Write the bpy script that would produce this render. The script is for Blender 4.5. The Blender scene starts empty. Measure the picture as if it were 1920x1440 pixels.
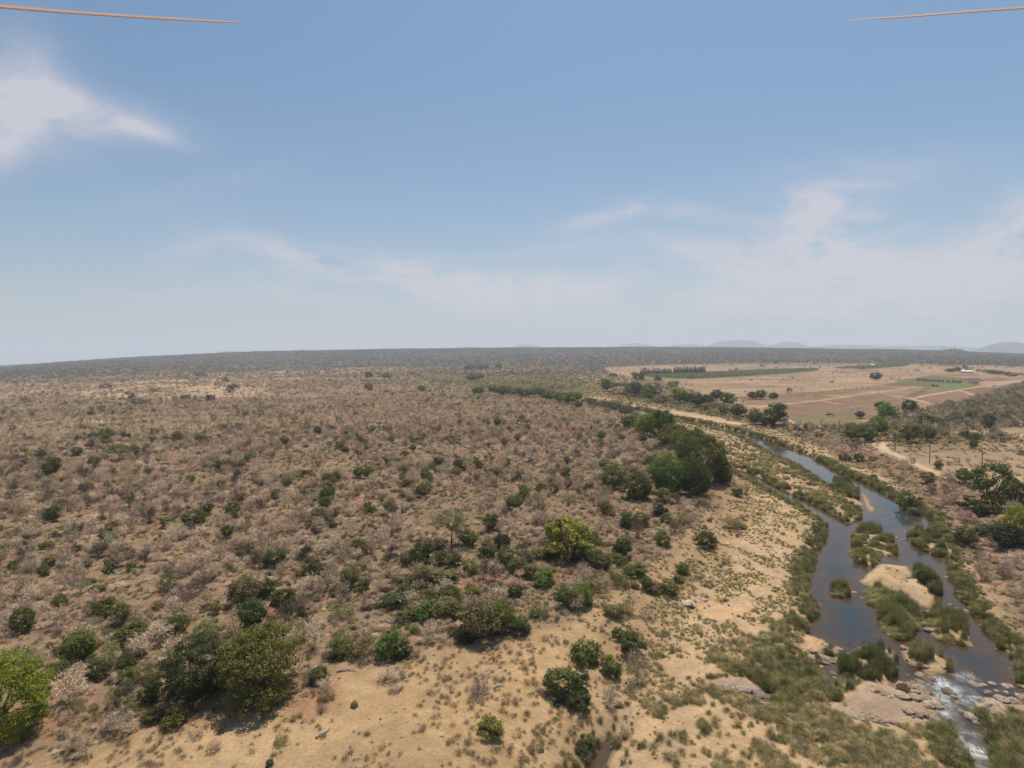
import bpy, math, random
import numpy as np
from mathutils import Matrix, Vector

SC = bpy.context.scene
COL = SC.collection

# ------------------------------------------------------------------ camera, sky, sun, exposure
F = 1066.0                       # focal length in pixels of a 1920 wide frame
CAMZ = 50.0
ROLL = math.atan(22 / 1920.0)
PITCH = math.atan((720 - 669) / F)
Rv = np.array([1.0, 0, 0]); Fv = np.array([0, math.cos(PITCH), -math.sin(PITCH)]); Uv = np.cross(Rv, Fv)
CR = math.cos(ROLL) * Rv - math.sin(ROLL) * Uv
CU = math.sin(ROLL) * Rv + math.cos(ROLL) * Uv
cam = bpy.data.cameras.new('camera'); camo = bpy.data.objects.new('camera', cam); COL.objects.link(camo)
cam.sensor_width = 36.0; cam.lens = 36.0 * F / 1920.0
cam.clip_start = 0.05; cam.clip_end = 60000
M = Matrix.Identity(4)
for i in range(3):
    M[i][0] = CR[i]; M[i][1] = CU[i]; M[i][2] = -Fv[i]
M[2][3] = CAMZ
camo.matrix_world = M
SC.camera = camo
SC.view_settings.view_transform = 'Standard'; SC.view_settings.look = 'None'
SC.view_settings.exposure = 0.2; SC.view_settings.gamma = 1.0; SC.view_settings.use_curve_mapping = False
SC.render.engine = 'CYCLES'
SC.cycles.use_denoising = True
SC.cycles.volume_bounces = 1
SC.cycles.max_bounces = 6
SC.cycles.transparent_max_bounces = 16
SC.cycles.sample_clamp_indirect = 4.0

SUN_EL, SUN_AZ = math.radians(71), math.radians(16)      # azimuth measured from +Y (ahead) towards +X
sund = Vector((math.sin(SUN_AZ) * math.cos(SUN_EL), math.cos(SUN_AZ) * math.cos(SUN_EL), math.sin(SUN_EL)))
sl = bpy.data.lights.new('sun', 'SUN'); sl.energy = 4.6; sl.angle = math.radians(0.5); sl.color = (1.0, 0.91, 0.79)
so = bpy.data.objects.new('sun', sl); COL.objects.link(so)
so.rotation_euler = sund.to_track_quat('Z', 'Y').to_euler()

world = bpy.data.worlds.new('World'); SC.world = world; world.use_nodes = True
wt = world.node_tree; wt.nodes.clear()


class NT:
    """small helper for node trees"""
    def __init__(s, t): s.t = t
    def n(s, kind, ins=None, **kw):
        nd = s.t.nodes.new(kind)
        for k, v in kw.items(): setattr(nd, k, v)
        for k, v in (ins or {}).items(): s.set(nd.inputs[k], v)
        return nd
    def set(s, sock, v):
        if isinstance(v, bpy.types.NodeSocket): s.t.links.new(v, sock)
        elif isinstance(v, bpy.types.Node): s.t.links.new(v.outputs[0], sock)
        else:
            try: sock.default_value = v
            except Exception: sock.default_value = tuple(v)
    def m(s, op, a, b=0.0, c=0.0, clamp=False):
        nd = s.t.nodes.new('ShaderNodeMath'); nd.operation = op; nd.use_clamp = clamp
        s.set(nd.inputs[0], a); s.set(nd.inputs[1], b)
        if op in ('MULTIPLY_ADD', 'SMOOTH_MIN', 'COMPARE'): s.set(nd.inputs[2], c)
        return nd.outputs[0]
    def dot(s, a, v):
        nd = s.t.nodes.new('ShaderNodeVectorMath'); nd.operation = 'DOT_PRODUCT'
        s.set(nd.inputs[0], a); s.set(nd.inputs[1], tuple(v)); return nd.outputs['Value']
    def mix(s, f, a, b, blend='MIX'):
        nd = s.t.nodes.new('ShaderNodeMix'); nd.data_type = 'RGBA'; nd.blend_type = blend
        s.set(nd.inputs[0], f); s.set(nd.inputs[6], a); s.set(nd.inputs[7], b); return nd.outputs[2]
    def maprange(s, v, a, b, c=0.0, d=1.0):
        nd = s.t.nodes.new('ShaderNodeMapRange'); s.set(nd.inputs[0], v)
        for i, x in enumerate((a, b, c, d)): s.set(nd.inputs[i + 1], x)
        return nd.outputs[0]
    def noise(s, vec, scale, detail=3, rough=0.55, dist=0.0):
        nd = s.t.nodes.new('ShaderNodeTexNoise')
        if vec is not None: s.set(nd.inputs['Vector'], vec)
        nd.inputs['Scale'].default_value = scale; nd.inputs['Detail'].default_value = detail
        nd.inputs['Roughness'].default_value = rough; nd.inputs['Distortion'].default_value = dist
        return nd.outputs[0]


w = NT(wt)
sky = w.n('ShaderNodeTexSky', sky_type='NISHITA', sun_disc=False, sun_elevation=SUN_EL, sun_rotation=SUN_AZ,
          altitude=300.0, air_density=1.1, dust_density=2.2, ozone_density=1.6)
tc = w.n('ShaderNodeTexCoord').outputs['Generated']
dz = w.dot(tc, Fv); dx = w.dot(tc, CR); dy = w.dot(tc, CU)
dzs = w.m('MAXIMUM', dz, 0.02)
cu = w.m('DIVIDE', dx, dzs); cv = w.m('DIVIDE', dy, dzs)      # directions as tangents about the southern sky
uvw = w.n('ShaderNodeCombineXYZ', {0: cu, 1: cv, 2: 0.3}).outputs[0]


def blob(px, py, rx, ry, ang, amp):
    """soft elliptical patch of cirrus round a direction"""
    x0, y0 = (px - 960) / F, (720 - py) / F
    c, s_ = math.cos(math.radians(ang)), math.sin(math.radians(ang))
    a = w.m('SUBTRACT', cu, x0); b = w.m('SUBTRACT', cv, y0)
    p = w.m('ADD', w.m('MULTIPLY', a, c * F / rx), w.m('MULTIPLY', b, s_ * F / rx))
    q = w.m('ADD', w.m('MULTIPLY', a, -s_ * F / ry), w.m('MULTIPLY', b, c * F / ry))
    r2 = w.m('ADD', w.m('MULTIPLY', p, p), w.m('MULTIPLY', q, q))
    return w.m('MULTIPLY', w.m('POWER', 2.718, w.m('MULTIPLY', r2, -1.0)), amp)


def cirrus(blobs, sx, sy, ang, lo, hi, scale):
    tot = None
    for b in blobs:
        g = blob(*b); tot = g if tot is None else w.m('ADD', tot, g)
    mp = w.n('ShaderNodeMapping', {0: uvw, 'Rotation': (0, 0, math.radians(ang)), 'Scale': (sx, sy, 1)}).outputs[0]
    n = w.noise(mp, scale, 9, 0.66, 1.1)
    n2 = w.noise(uvw, 7.0, 4, 0.6, 0.4)
    nn = w.m('ADD', w.m('MULTIPLY', n, 0.75), w.m('MULTIPLY', n2, 0.25))
    return w.m('MULTIPLY', tot, w.maprange(nn, lo, hi, 0.0, 1.0))


c1 = cirrus([(20, 205, 150, 62, -12, 1.25), (150, 205, 150, 34, -14, 1.0), (265, 240, 90, 15, -22, 0.6), (0, 285, 42, 38, 0, 0.7),
             (60, 120, 90, 60, -50, 0.45)], 1.0, 2.2, 14, 0.24, 0.62, 3.2)
c2 = cirrus([(345, 470, 75, 26, 18, 0.34), (600, 488, 190, 24, -13, 0.55), (850, 530, 230, 36, -10, 0.62), (1120, 410, 90, 14, 12, 0.5),
             (1290, 395, 120, 18, -8, 0.5), (1360, 480, 190, 34, -10, 0.62), (1555, 430, 95, 75, 0, 0.95), (1600, 520, 230, 70, 0, 0.85),
             (1850, 500, 120, 70, 25, 0.8), (1915, 400, 60, 45, 30, 0.6), (1300, 560, 700, 50, 0, 0.5), (1620, 330, 260, 40, 8, 0.22),
             (380, 355, 160, 26, 14, 0.16), (500, 540, 420, 34, 0, 0.22), (1010, 470, 120, 16, 8, 0.25)], 1.0, 3.2, 8, 0.36, 0.66, 5.0)
al = w.m('ADD', w.m('MULTIPLY', c1, 1.0), w.m('MULTIPLY', c2, 1.6))
veil = w.m('MULTIPLY', w.m('POWER', 2.718, w.m('MULTIPLY', w.m('ABSOLUTE', w.m('SUBTRACT', cv, 0.045)), -6.5)), 0.72)
al = w.m('ADD', al, w.m('MULTIPLY', veil, w.m('SUBTRACT', 1.0, w.m('MINIMUM', al, 1.0))))
al = w.m('MULTIPLY', al, w.maprange(dz, 0.05, 0.3), clamp=True)
al = w.m('MINIMUM', al, 0.80)
skyc = w.mix(1.0, sky.outputs[0], (0.69, 0.90, 0.98, 1), 'MULTIPLY')
cloudc = (6.45, 6.15, 6.55, 1)
fin = w.mix(al, skyc, cloudc)
bg = w.n('ShaderNodeBackground', {0: fin, 1: 0.090})
wo = w.n('ShaderNodeOutputWorld', {0: bg})

# ------------------------------------------------------------------ number helpers
def hash2(ix, iy, seed):
    with np.errstate(over='ignore'):
        h = (ix.astype(np.uint64) * np.uint64(374761393) + iy.astype(np.uint64) * np.uint64(668265263) + np.uint64(seed * 9781 + 77)) & np.uint64(0xffffffff)
        h = ((h ^ (h >> np.uint64(13))) * np.uint64(1274126177)) & np.uint64(0xffffffff)
        h = h ^ (h >> np.uint64(16))
    return (h & np.uint64(0xffffff)).astype(np.float64) / float(0xffffff)


def vnoise(x, y, seed=0):
    ix = np.floor(x); iy = np.floor(y); fx = x - ix; fy = y - iy
    ix = ix.astype(np.int64) + 100000; iy = iy.astype(np.int64) + 100000
    fx = fx * fx * (3 - 2 * fx); fy = fy * fy * (3 - 2 * fy)
    a = hash2(ix, iy, seed); b = hash2(ix + 1, iy, seed); c = hash2(ix, iy + 1, seed); d = hash2(ix + 1, iy + 1, seed)
    return (a * (1 - fx) + b * fx) * (1 - fy) + (c * (1 - fx) + d * fx) * fy


def fbm(x, y, scale, octv=4, seed=0):
    s = 0; a = 1.0; t = 0; x = x / scale; y = y / scale
    for i in range(octv):
        s = s + a * vnoise(x * 2 ** i + 13.7 * i, y * 2 ** i - 7.1 * i, seed + i); t += a; a *= 0.5
    return s / t                          # 0..1


def sstep(a, b, x):
    t = np.clip((x - a) / (b - a), 0, 1); return t * t * (3 - 2 * t)


def sdf(poly, x, y, margin=60.0):
    """signed distance to a closed polygon (negative inside), clipped at margin"""
    P = np.asarray(poly, float); out = np.full(x.shape, margin)
    m = (x > P[:, 0].min() - margin) & (x < P[:, 0].max() + margin) & (y > P[:, 1].min() - margin) & (y < P[:, 1].max() + margin)
    if not m.any(): return out
    xx = x[m]; yy = y[m]; d = np.full(xx.shape, 1e18); ins = np.zeros(xx.shape, bool)
    n = len(P)
    for i in range(n):
        ax, ay = P[i]; bx, by = P[(i + 1) % n]
        ex, ey = bx - ax, by - ay; L = ex * ex + ey * ey + 1e-9
        t = np.clip(((xx - ax) * ex + (yy - ay) * ey) / L, 0, 1)
        d = np.minimum(d, (xx - ax - t * ex) ** 2 + (yy - ay - t * ey) ** 2)
        if ay != by:
            c = ((ay > yy) != (by > yy)) & (xx < ex * (yy - ay) / ey + ax); ins ^= c
    d = np.sqrt(d); d[ins] *= -1
    out[m] = np.minimum(d, margin); return out


def linedist(pts, x, y, margin=30.0):
    P = np.asarray(pts, float); out = np.full(x.shape, margin)
    m = (x > P[:, 0].min() - margin) & (x < P[:, 0].max() + margin) & (y > P[:, 1].min() - margin) & (y < P[:, 1].max() + margin)
    if not m.any(): return out
    xx = x[m]; yy = y[m]; d = np.full(xx.shape, 1e18)
    for i in range(len(P) - 1):
        ax, ay = P[i]; ex, ey = P[i + 1][0] - ax, P[i + 1][1] - ay; L = ex * ex + ey * ey + 1e-9
        t = np.clip(((xx - ax) * ex + (yy - ay) * ey) / L, 0, 1)
        d = np.minimum(d, (xx - ax - t * ex) ** 2 + (yy - ay - t * ey) ** 2)
    out[m] = np.minimum(np.sqrt(d), margin); return out


def ray(px, py): return CR * (px - 960) / F + CU * (720 - py) / F + Fv


def flat(pts, z=0.0):
    o = []
    for px, py in pts:
        d = ray(px, py); t = (z - CAMZ) / d[2]; o.append((d[0] * t, d[1] * t))
    return np.array(o)


def project(x, y, z):
    v = np.stack([x, y, z - CAMZ], -1); dpt = v @ Fv
    return 960 + F * (v @ CR) / dpt, 720 - F * (v @ CU) / dpt, dpt


# ------------------------------------------------------------------ river geometry (world metres, from the bearings of its banks)
WATER = flat([(1165, 764), (1200, 767), (1232, 775), (1245, 781), (1300, 790), (1350, 802), (1394, 811), (1440, 826), (1500, 846), (1540, 864), (1580, 890), (1640, 912),
              (1700, 948), (1745, 973), (1770, 1020), (1778, 1070), (1800, 1120), (1840, 1170), (1880, 1215), (1908, 1240), (1914, 1290), (1990, 1300),
              (1990, 1322), (1900, 1318), (1850, 1322), (1835, 1335), (1846, 1356), (1858, 1380), (1870, 1440), (1900, 1560), (1840, 1560), (1815, 1440), (1790, 1388), (1768, 1352),
              (1754, 1322), (1742, 1300), (1735, 1283), (1700, 1274), (1688, 1290), (1672, 1283), (1672, 1225), (1640, 1224), (1600, 1230), (1555, 1234),
              (1560, 1212), (1545, 1200), (1512, 1190), (1508, 1170), (1532, 1145), (1505, 1115), (1512, 1080), (1527, 1040), (1547, 1000),
              (1546, 982), (1500, 951), (1450, 925), (1405, 899), (1372, 886), (1368, 876), (1400, 886), (1450, 910), (1500, 934), (1550, 958), (1590, 982),
              (1612, 972), (1606, 945), (1580, 924), (1562, 915), (1535, 902), (1500, 880), (1460, 858), (1420, 838), (1395, 821), (1350, 808), (1300, 796),
              (1250, 787), (1200, 780)])
POOLS = [flat(p) for p in ([(1425, 1282), (1445, 1288), (1470, 1303), (1464, 1314), (1440, 1310)],
                           [(1100, 1425), (1122, 1393), (1150, 1383), (1148, 1402), (1130, 1440), (1115, 1500), (1060, 1500)],
                           [(1515, 1240), (1560, 1238), (1577, 1246), (1577, 1280), (1566, 1312), (1558, 1290), (1530, 1262), (1500, 1266), (1462, 1282), (1462, 1272), (1500, 1250)])]
SANDBARS = [flat(p) for p in ([(1612, 1090), (1650, 1058), (1700, 1062), (1708, 1078), (1690, 1088), (1740, 1084), (1753, 1110), (1745, 1140), (1720, 1135), (1700, 1117), (1670, 1105), (1640, 1100), (1620, 1095)],
                              [(1800, 1185), (1812, 1188), (1826, 1212), (1812, 1210)],
                              [(1612, 925), (1622, 924), (1641, 958), (1630, 963)],
                              [(1594, 935), (1606, 935), (1622, 948), (1600, 948)])]
REEDISL = [flat(p) for p in ([(1600, 1002), (1622, 992), (1650, 1000), (1678, 1024), (1674, 1040), (1650, 1044), (1632, 1060), (1608, 1056), (1599, 1030)],
                             [(1722, 1072), (1740, 1070), (1758, 1100), (1755, 1114), (1742, 1112), (1730, 1090)],
                             [(1560, 1104), (1580, 1098), (1592, 1108), (1590, 1118), (1568, 1120)],
                             [(1626, 1112), (1645, 1105), (1690, 1118), (1722, 1160), (1718, 1178), (1700, 1198), (1680, 1196), (1658, 1178), (1655, 1140), (1630, 1132)],
                             [(1728, 1160), (1760, 1148), (1800, 1160), (1808, 1190), (1800, 1208), (1770, 1204), (1745, 1190)],
                             [(1692, 1214), (1715, 1216), (1750, 1228), (1775, 1240), (1772, 1258), (1745, 1264), (1720, 1248), (1700, 1240)],
                             [(1700, 1000), (1722, 996), (1760, 1012), (1775, 1040), (1760, 1042), (1725, 1030), (1706, 1016)],
                             [(1580, 1228), (1612, 1230), (1672, 1228), (1672, 1262), (1640, 1284), (1600, 1288), (1580, 1262)],
                             [(1566, 904), (1590, 900), (1612, 924), (1608, 938), (1588, 930), (1570, 918)])]
FLOOD = flat([(1050, 1520), (1100, 1420), (1130, 1370), (1180, 1285), (1225, 1215), (1290, 1150), (1335, 1080), (1385, 1000), (1400, 950), (1385, 905), (1366, 875), (1330, 835),
              (1270, 812), (1200, 790), (1150, 772), (1080, 757), (1000, 745), (900, 728), (800, 712), (780, 702), (900, 706), (1000, 716), (1100, 730), (1200, 748),
              (1300, 770), (1400, 790), (1480, 818), (1560, 850), (1640, 885), (1720, 930), (1790, 990), (1830, 1060), (1870, 1130), (1930, 1200), (2050, 1280), (2050, 1560)])
SKYL = np.array([(-400, -14), (0, -6), (240, 5), (480, 13), (720, 16), (960, 16), (1200, 14), (1440, 9.5), (1600, 5), (1680, 4), (1765, 1), (1920, -5), (2300, -8)], float)


def edge_noise(x, y): return (fbm(x, y, 5.0, 3, 5) - 0.5) * 1.6 + (fbm(x, y, 22.0, 2, 9) - 0.5) * 2.0


def water_sd(x, y):
    e = edge_noise(x, y)
    k = np.clip(np.hypot(x, y) / 150.0, 0.5, 2.0)
    s = sdf(WATER, x, y) + e * 0.6 * k
    for p in POOLS: s = np.minimum(s, sdf(p, x, y) + e * 0.3)
    for p in SANDBARS: s = np.maximum(s, -(sdf(p, x, y) + e * 0.5))
    for p in REEDISL: s = np.maximum(s, -(sdf(p, x, y) + e * 0.6))
    return s


HILLS = [  # photo bearing x, half width px, height px above the level line, distance m, flatness
    (1385, 62, 24, 13500, 4), (1440, 150, 15, 14500, 2), (1190, 50, 22, 15500, 2), (985, 50, 23, 14000, 2), (1580, 150, 13, 14000, 2), (1290, 90, 19, 15500, 2), (575, 22, 17, 11500, 3),
    (1895, 62, 12.5, 10800, 2.4), (1772, 12, 7, 10500, 1.4), (1700, 200, 10, 15000, 2), (1480, 50, 20, 14500, 2), (880, 90, 19.5, 12500, 2), (430, 60, 15, 11500, 2)]


def height(x, y, sw=None):
    r = np.hypot(x, y); az = np.arctan2(x, y)
    if sw is None: sw = water_sd(x, y)
    sf = sdf(FLOOD, x, y)
    bed = -np.minimum(1.3, 0.04 + 0.10 * np.abs(sw)) + (fbm(x * 1.6 + y * .5, y * .6, 11.0, 3, 31) - 0.45) * 1.5 * sstep(1, 6, -sw)
    bed = np.minimum(bed, -0.06)
    flood = np.minimum(0.9, 0.05 + 0.22 * np.clip(sw, 0, 99)) + (fbm(x, y, 9.0, 3, 3) - 0.4) * 0.7 * sstep(0.5, 5, sw)
    z = np.where(sw < 0, bed, flood)
    bank = sstep(-2, 16, sf) * (2.6 + 0.8 * sstep(0, 60, x - y * 0.55)) + sstep(0, 20, sf) * (fbm(x, y, 14.0, 4, 4) - 0.5) * 1.1
    z = z + bank
    far = sstep(250, 1500, r)
    z = z + sstep(0, 40, sf) * far * (fbm(x, y, 420.0, 4, 7) - 0.45) * np.where(x < 0.05 * y, 13.0, 4.0)
    off = np.interp(960 + F * np.tan(np.clip(az, -1.2, 1.2)), SKYL[:, 0], SKYL[:, 1])
    ridge = CAMZ + off / F * 5200.0
    ridge = ridge * (0.97 + 0.05 * fbm(x, y, 700, 3, 12))
    t = sstep(1500, 5200, r)
    z = z * (1 - t) + ridge * t - np.clip((r - 5200) / 1800, 0, 1) * (ridge * 0.35 + 8) * (r > 5200)
    # the stony rise on the western plain and the low rocky hill beyond the fields
    ang = (960 + F * np.tan(np.clip(az, -1.2, 1.2)))
    z = z + 24 * np.exp(-((ang - 1790) / 24.0) ** 2) * np.exp(-((r - 3900) / 350.0) ** 2) * (0.7 + 0.6 * fbm(x, y, 90, 4, 22))
    z = z + 10 * np.exp(-((ang - 330) / 170.0) ** 2) * np.exp(-((r - 950) / 190.0) ** 2) * (0.5 + fbm(x, y, 60, 4, 23))
    return z


def hill_height(x, y):
    r = np.hypot(x, y); px = 960 + F * np.tan(np.clip(np.arctan2(x, y), -1.2, 1.2))
    off = np.interp(px, SKYL[:, 0], SKYL[:, 1])
    ridge = CAMZ + off / F * 5200.0
    base = ridge * 0.65 - 8
    z = base * np.ones_like(r)
    wob = (fbm(x, y, 900, 4, 41) - 0.5)
    for (hx, hw, hh, hd, fl) in HILLS:
        top = CAMZ + hh / F * hd
        q = np.abs((px + wob * 26 - hx) / hw) ** fl + np.abs((r - hd) / 900.0) ** 2
        z = np.maximum(z, base + (top - base) * np.exp(-q) * (0.96 + 0.10 * fbm(x, y, 260, 4, 43)))
    return z


def ground_z(x, y):
    return height(np.atleast_1d(np.asarray(x, float)), np.atleast_1d(np.asarray(y, float)))


def place(pts):
    """photo bearings -> points on the terrain, by marching the sight lines down to the height field"""
    P = np.asarray(pts, float)
    D = CR[None] * ((P[:, 0] - 960) / F)[:, None] + CU[None] * ((720 - P[:, 1]) / F)[:, None] + Fv[None]
    n = len(P); lo = np.full(n, 30.0); hit = np.full(n, -1.0); prev = lo.copy()
    t = lo.copy(); done = np.zeros(n, bool)
    while not done.all() and t.min() < 7000:
        act = ~done
        h = np.full(n, -1e3); h[act] = height(D[act, 0] * t[act], D[act, 1] * t[act])
        under = (CAMZ + D[:, 2] * t <= h) & act
        hit[under] = t[under]; done |= under
        prev[~done] = t[~done]; t[~done] *= 1.02
    lo = prev.copy(); hi = np.where(hit > 0, hit, 7000.0)
    for _ in range(12):
        mid = (lo + hi) / 2; u = CAMZ + D[:, 2] * mid <= height(D[:, 0] * mid, D[:, 1] * mid)
        hi = np.where(u, mid, hi); lo = np.where(u, lo, mid)
    X = D[:, 0] * hi; Y = D[:, 1] * hi
    return np.stack([X, Y, height(X, Y), hi], 1)


def wpoly(pts): return place(pts)[:, :2]


# ------------------------------------------------------------------ materials
MATS = {}


def mat(name):
    m = bpy.data.materials.new(name); m.use_nodes = True; m.node_tree.nodes.clear(); MATS[name] = m
    return m, NT(m.node_tree)


def out(t, sh, disp=None):
    o = t.n('ShaderNodeOutputMaterial', {0: sh})
    return o


def make_leaf(name, trans=0.35, rnd=0.35, hue=0.03):
    m, t = mat(name)
    oi = t.n('ShaderNodeObjectInfo'); geo = t.n('ShaderNodeNewGeometry')
    tint = t.n('ShaderNodeAttribute', attribute_type='INSTANCER', attribute_name='tint'); isin = t.n('ShaderNodeAttribute', attribute_type='INSTANCER', attribute_name='scattered')
    basec = t.mix(isin.outputs['Fac'], oi.outputs['Color'], tint.outputs['Color'])
    ri = geo.outputs['Random Per Island']
    val = t.maprange(ri, 0, 1, 1 - rnd, 1 + rnd)
    pos = t.n('ShaderNodeTexCoord').outputs['Object']
    n = t.noise(pos, 5.0, 2)
    val2 = t.m('MULTIPLY', val, t.maprange(n, 0.3, 0.7, 0.8, 1.22))
    val2 = t.m('MULTIPLY', val2, t.maprange(oi.outputs['Random'], 0, 1, 0.82, 1.2))
    hs = t.n('ShaderNodeHueSaturation', {'Color': basec, 'Hue': t.m('ADD', 0.5, t.m('MULTIPLY', t.m('SUBTRACT', ri, 0.5), hue)), 'Value': val2, 'Saturation': 1.0})
    d = t.n('ShaderNodeBsdfPrincipled', {'Base Color': hs.outputs[0], 'Roughness': 0.65})
    try: d.inputs['Specular IOR Level'].default_value = 0.25
    except Exception: pass
    tr = t.n('ShaderNodeBsdfTranslucent', {0: hs.outputs[0]})
    mx = t.n('ShaderNodeMixShader', {0: trans, 1: d.outputs[0], 2: tr.outputs[0]})
    out(t, mx.outputs[0]); return m


LEAF = make_leaf('leaf_foliage', 0.45, 0.42, 0.06)
TWIG = make_leaf('bare_twigs', 0.0, 0.35, 0.02)
REED = make_leaf('reed_blades', 0.25, 0.45, 0.08)

m, t = mat('bark')
pos = t.n('ShaderNodeTexCoord').outputs['Object']
n = t.noise(pos, 9, 4)
out(t, t.n('ShaderNodeBsdfPrincipled', {'Base Color': t.mix(n, (0.05, 0.035, 0.025, 1), (0.17, 0.13, 0.10, 1)), 'Roughness': 0.95}).outputs[0]); BARK = m
m, t = mat('pale_dead_wood')
n = t.noise(t.n('ShaderNodeTexCoord').outputs['Object'], 9, 4)
out(t, t.n('ShaderNodeBsdfPrincipled', {'Base Color': t.mix(n, (0.22, 0.17, 0.13, 1), (0.5, 0.42, 0.35, 1)), 'Roughness': 0.9}).outputs[0]); DEADWOOD = m

m, t = mat('granite_rock')
pos = t.n('ShaderNodeNewGeometry').outputs['Position']
n1 = t.noise(pos, 0.9, 6, 0.65); n2 = t.noise(pos, 3.0, 6, 0.7)
oi = t.n('ShaderNodeObjectInfo')
c = t.mix(t.maprange(n1, 0.35, 0.65), (0.15, 0.105, 0.082, 1), (0.40, 0.30, 0.22, 1))
c = t.mix(t.maprange(n2, 0.52, 0.62), c, (0.09, 0.07, 0.06, 1))
c = t.mix(1.0, c, oi.outputs['Color'], 'MULTIPLY')
bm = t.n('ShaderNodeBump', {'Height': n2, 'Strength': 0.8, 'Distance': 0.25})
out(t, t.n('ShaderNodeBsdfPrincipled', {'Base Color': c, 'Roughness': 0.85, 'Normal': bm.outputs[0]}).outputs[0]); ROCK = m

# ground: region colours come from an attribute, soil and litter texture from noise
m, t = mat('dry_soil'); GROUND = m
pos = t.n('ShaderNodeNewGeometry').outputs['Position']
att = t.n('ShaderNodeAttribute', attribute_name='soil'); scr = t.n('ShaderNodeAttribute', attribute_name='scrub').outputs['Fac']
cd = t.n('ShaderNodeAttribute', attribute_name='rough').outputs['Fac']
a1 = t.noise(pos, 0.035, 5, 0.6); a2 = t.noise(pos, 0.35, 5, 0.65); a3 = t.noise(pos, 2.2, 4, 0.7)
stretch = t.n('ShaderNodeMapping', {0: pos, 'Scale': (1.0, 0.5, 1)}).outputs[0]
a4 = t.noise(stretch, 0.9, 6, 0.75, 0.6); a5 = t.noise(pos, 7.0, 3, 0.7)
v = t.m('MULTIPLY', t.maprange(a1, 0.3, 0.7, 0.86, 1.16), t.maprange(a2, 0.28, 0.72, 0.78, 1.22))
v = t.m('MULTIPLY', v, t.maprange(a3, 0.3, 0.7, 0.84, 1.16))
v = t.m('MULTIPLY', v, t.maprange(a5, 0.25, 0.75, 0.84, 1.16))
spk = t.maprange(t.noise(pos, 3.1, 4, 0.75), 0.62, 0.70)
col = t.mix(1.0, att.outputs['Color'], t.n('ShaderNodeCombineColor', {0: v, 1: v, 2: v}).outputs[0], 'MULTIPLY')
litter = t.m('MULTIPLY', t.maprange(a4, 0.46, 0.64), t.m('MULTIPLY', scr, 0.62))
col = t.mix(litter, col, (0.165, 0.120, 0.092, 1))
col = t.mix(t.m('MULTIPLY', spk, 0.45), col, (0.14, 0.10, 0.075, 1))
redn = t.maprange(t.noise(pos, 0.09, 4, 0.6), 0.58, 0.72)
col = t.mix(t.m('MULTIPLY', redn, t.m('MULTIPLY', scr, 0.45)), col, (0.30, 0.14, 0.075, 1))
bh = t.m('ADD', t.m('MULTIPLY', a2, 1.0), t.m('MULTIPLY', a3, 0.5))
bmp = t.n('ShaderNodeBump', {'Height': bh, 'Strength': t.m('MULTIPLY', cd, 0.8), 'Distance': 0.35})
out(t, t.n('ShaderNodeBsdfDiffuse', {0: col, 1: 0.5, 'Normal': bmp.outputs[0]}).outputs[0])

# river water: turbidity grows with the real depth under it
m, t = mat('river_water'); WMAT = m
dep = t.n('ShaderNodeAttribute', attribute_name='depth').outputs['Fac']
foam = t.n('ShaderNodeAttribute', attribute_name='foam').outputs['Fac']
pos = t.n('ShaderNodeNewGeometry').outputs['Position']
w1 = t.noise(pos, 1.3, 4, 0.6); w2 = t.noise(pos, 0.25, 3, 0.5)
hgt = t.m('ADD', t.m('MULTIPLY', w1, 0.25), t.m('MULTIPLY', w2, 0.5))
bp = t.n('ShaderNodeBump', {'Height': hgt, 'Strength': 0.22, 'Distance': 0.12})
murk = t.mix(t.maprange(dep, 0.15, 0.9), (0.070, 0.058, 0.044, 1), (0.024, 0.046, 0.054, 1))
dif = t.n('ShaderNodeBsdfDiffuse', {0: murk})
trn = t.n('ShaderNodeBsdfTransparent', {0: (0.62, 0.60, 0.52, 1)})
bodyw = t.n('ShaderNodeMixShader', {0: t.maprange(dep, 0.0, 1.15, 0.10, 0.97), 1: trn.outputs[0], 2: dif.outputs[0]})
fr = t.n('ShaderNodeFresnel', {0: 1.33, 'Normal': bp.outputs[0]})
gl = t.n('ShaderNodeBsdfGlossy', {0: (1, 1, 1, 1), 'Roughness': 0.08, 'Normal': bp.outputs[0]})
wm = t.n('ShaderNodeMixShader', {0: fr.outputs[0], 1: bodyw.outputs[0], 2: gl.outputs[0]})
fs = t.n('ShaderNodeMapping', {0: pos, 'Rotation': (0, 0, 0.3), 'Scale': (1.9, 1.0, 1)}).outputs[0]
fn = t.noise(fs, 1.1, 6, 0.72, 1.2)
fn2 = t.noise(pos, 0.32, 3, 0.6)
fk = t.m('MULTIPLY', t.m('MULTIPLY', t.maprange(fn, 0.36, 0.66), t.maprange(fn2, 0.40, 0.58, 0.12, 1.0)), foam)
fk = t.m('MAXIMUM', fk, t.m('MULTIPLY', foam, 0.10))
fd = t.n('ShaderNodeBsdfDiffuse', {0: (0.66, 0.70, 0.70, 1)})
wm2 = t.n('ShaderNodeMixShader', {0: fk, 1: wm.outputs[0], 2: fd.outputs[0]})
out(t, wm2.outputs[0])


def plain(name, colr, rough=0.8, var=0.15, scale=3.0, metal=0.0):
    m, t = mat(name)
    n = t.noise(t.n('ShaderNodeTexCoord').outputs['Object'], scale, 4)
    c0 = tuple(max(0, c * (1 - var)) for c in colr) + (1,); c1_ = tuple(min(1, c * (1 + var)) for c in colr) + (1,)
    out(t, t.n('ShaderNodeBsdfPrincipled', {'Base Color': t.mix(n, c0, c1_), 'Roughness': rough, 'Metallic': metal}).outputs[0]); return m


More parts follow.
